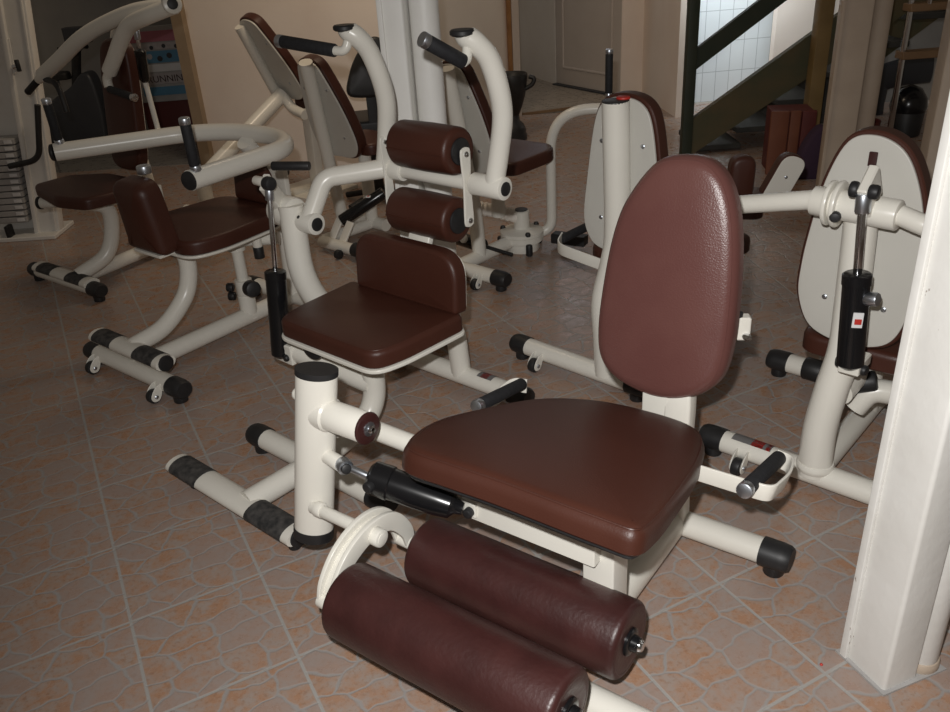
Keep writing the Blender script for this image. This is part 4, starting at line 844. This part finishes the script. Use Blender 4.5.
dm = P('damper', cyl((-0.075, -0.115, 0.140), (0.085, 0.06, 0.270), 0.032), 'gloss_black', Fm); P('label', box((0.045, -0.015, 0.262), (0.012, 0.012, 0.003), 0.6), 'white', dm); P('label_mark', box((0.046, -0.017, 0.264), (0.006, 0.006, 0.003), 0.6), 'red', dm)
P('knob', cyl((-0.06, 0.02, 0.20), (-0.02, -0.02, 0.20), 0.022, 0.006), 'black', dm)

# E: back left, against the wall
E_ = thing('recline_machine', (-1.02, 5.30), -42, 'machine with a steeply tilted back plate on a slanting tube, nearest the left wall', 'exercise machine')
shell_back(E_, (0.02, -0.01, 0.60), 0.53, 0.160, -0.50, 0.06)
P('back_tube', sweep([(-0.06, -0.035, 0.60), (-0.03, -0.25, 1.04)], 0.030), 'cream', E_)
P('slanting_tube', sweep([(0.0, -0.66, 0.30), (0.0, -0.05, 0.635)], 0.044), 'cream', E_)
P('slant_foot', sweep(spline([(0.0, -0.63, 0.32), (-0.03, -0.68, 0.22), (-0.03, -0.68, 0.05)]), 0.044), 'cream', E_)
P('seat_tube', sweep(spline([(0.02, -0.06, 0.62), (0.08, -0.05, 0.555), (0.20, -0.06, 0.53)]), 0.030), 'cream', E_)
P('seat', slab(rpoly([(-0.13, 0), (0.13, 0), (0.15, 0.22), (-0.15, 0.22)], 0.05), 0.06, frame((0.12, 0.02, 0.54), (1, 0, 0), (0, 1, 0.02)), 0.02, 0.006), 'leather', E_)
P('post', sweep([(0.03, 0.09, 0.02), (0.16, 0.0, 0.54)], 1, sect=rect(0.038, 0.030, 0.008), up=(0, 1, 0)), 'cream', E_)
P('base_plate', poly_slab([(-0.22, -0.12), (0.20, -0.10), (0.20, 0.28), (-0.22, 0.28)], 0.0, 0.02), 'cream', E_)
P('base_bar', sweep([(-0.28, -0.68, 0.04), (0.22, -0.68, 0.04)], 0.036), 'cream', E_); P('main_beam', sweep([(-0.03, -0.68, 0.04), (0.0, 0.1, 0.03)], 0.028), 'cream', E_)
sg = P('side_grip', cyl((0.13, -0.36, 0.255), (0.27, -0.30, 0.255), 0.020, 0.004), 'black', E_); P('side_tube', cyl((0.02, -0.36, 0.02), (0.02, -0.36, 0.40), 0.042), 'cream', E_)
P('end_cap', cyl((0.02, -0.36, 0.398), (0.02, -0.36, 0.406), 0.040, 0.003), 'black', E_); P('grip_post', cyl((0.13, -0.36, 0.0), (0.13, -0.36, 0.26), 0.014), 'black', E_)

# J: small machine with two thigh pads, behind the lever of the right machine
J = thing('thigh_machine', (1.21, 3.36), -20, 'small machine with two upright thigh pads, between the big backrest and the tan column', 'exercise machine')
P('post', cyl((-0.16, 0.02, 0.02), (-0.16, 0.02, 0.37), 0.035), 'cream', J)
P('base_bar', sweep([(-0.18, -0.25, 0.04), (-0.18, 0.3, 0.04)], 0.036), 'cream', J)
P('seat', slab(rpoly([(-0.26, -0.15), (0.03, -0.15), (0.03, 0.15), (-0.26, 0.15)], 0.05), 0.055, frame((0.0, 0, 0.365), (1, 0, 0), (0, 1, 0)), 0.02, 0.006), 'leather', J)
po = rpoly([(-0.052, 0), (0.052, 0), (0.052, 0.21), (-0.052, 0.21)], [0.02, 0.02, 0.05, 0.05])
f1 = frame((-0.08, 0.0, 0.385), (1, 0.3, 0), (0.02, 0, 1)); P('thigh_pad', slab(po, 0.06, f1, 0.02, 0.004), 'leather', J)
f2 = frame((0.055, 0.06, 0.375), (0.85, 0.35, -0.35), (0.40, 0.1, 0.9))
pd = P('thigh_pad', slab(inset(po, -0.004), 0.055, (f2[0], f2[1]*-1, f2[2], -f2[3]), 0.018, 0.004), 'leather', J); P('pad_plate', slab(po, 0.008, f2, 0.002), 'cream', pd)
bolt(pd, f2[0]+f2[2]*0.12+f2[3]*0.008, f2[3], 0.007, 'steel', 0.003, 'screw')
P('pad_arm', sweep([(-0.10, -0.02, 0.375), (0.05, 0.05, 0.385)], 1, sect=rect(0.012, 0.008, 0.003)), 'cream', J)

# black padded chair back between F and the column
K = thing('chair', (-0.50, 4.85), 10, 'black chair with a rounded backrest, partly hidden behind the white column', 'chair')
P('backrest', slab(closed_spline([(-0.12, 0.0), (0.10, 0.0), (0.13, 0.10), (0.10, 0.24), (0.02, 0.30), (-0.06, 0.24), (-0.12, 0.12)]), 0.05, frame((0.02, 0, 0.67), (1, 0, 0), (0.1, 0.1, 1)), 0.02, 0.01), 'black', K)
P('seat', slab(rpoly([(-0.2, 0), (0.2, 0), (0.2, 0.36), (-0.2, 0.36)], 0.08), 0.06, frame((0.02, 0.02, 0.46), (1, 0, 0), (0, 1, 0)), 0.02, 0.004), 'black', K)
P('back_stem', box((0.02, 0.03, 0.60), (0.03, 0.008, 0.13)), 'black', K); P('column', cyl((0.02, 0.2, 0.03), (0.02, 0.2, 0.46), 0.03), 'black', K)
for a in range(5): P('leg', sweep([(0.02, 0.2, 0.07), (0.02+0.24*math.cos(a*1.2566), 0.2+0.24*math.sin(a*1.2566), 0.02)], 0.018), 'black', K)
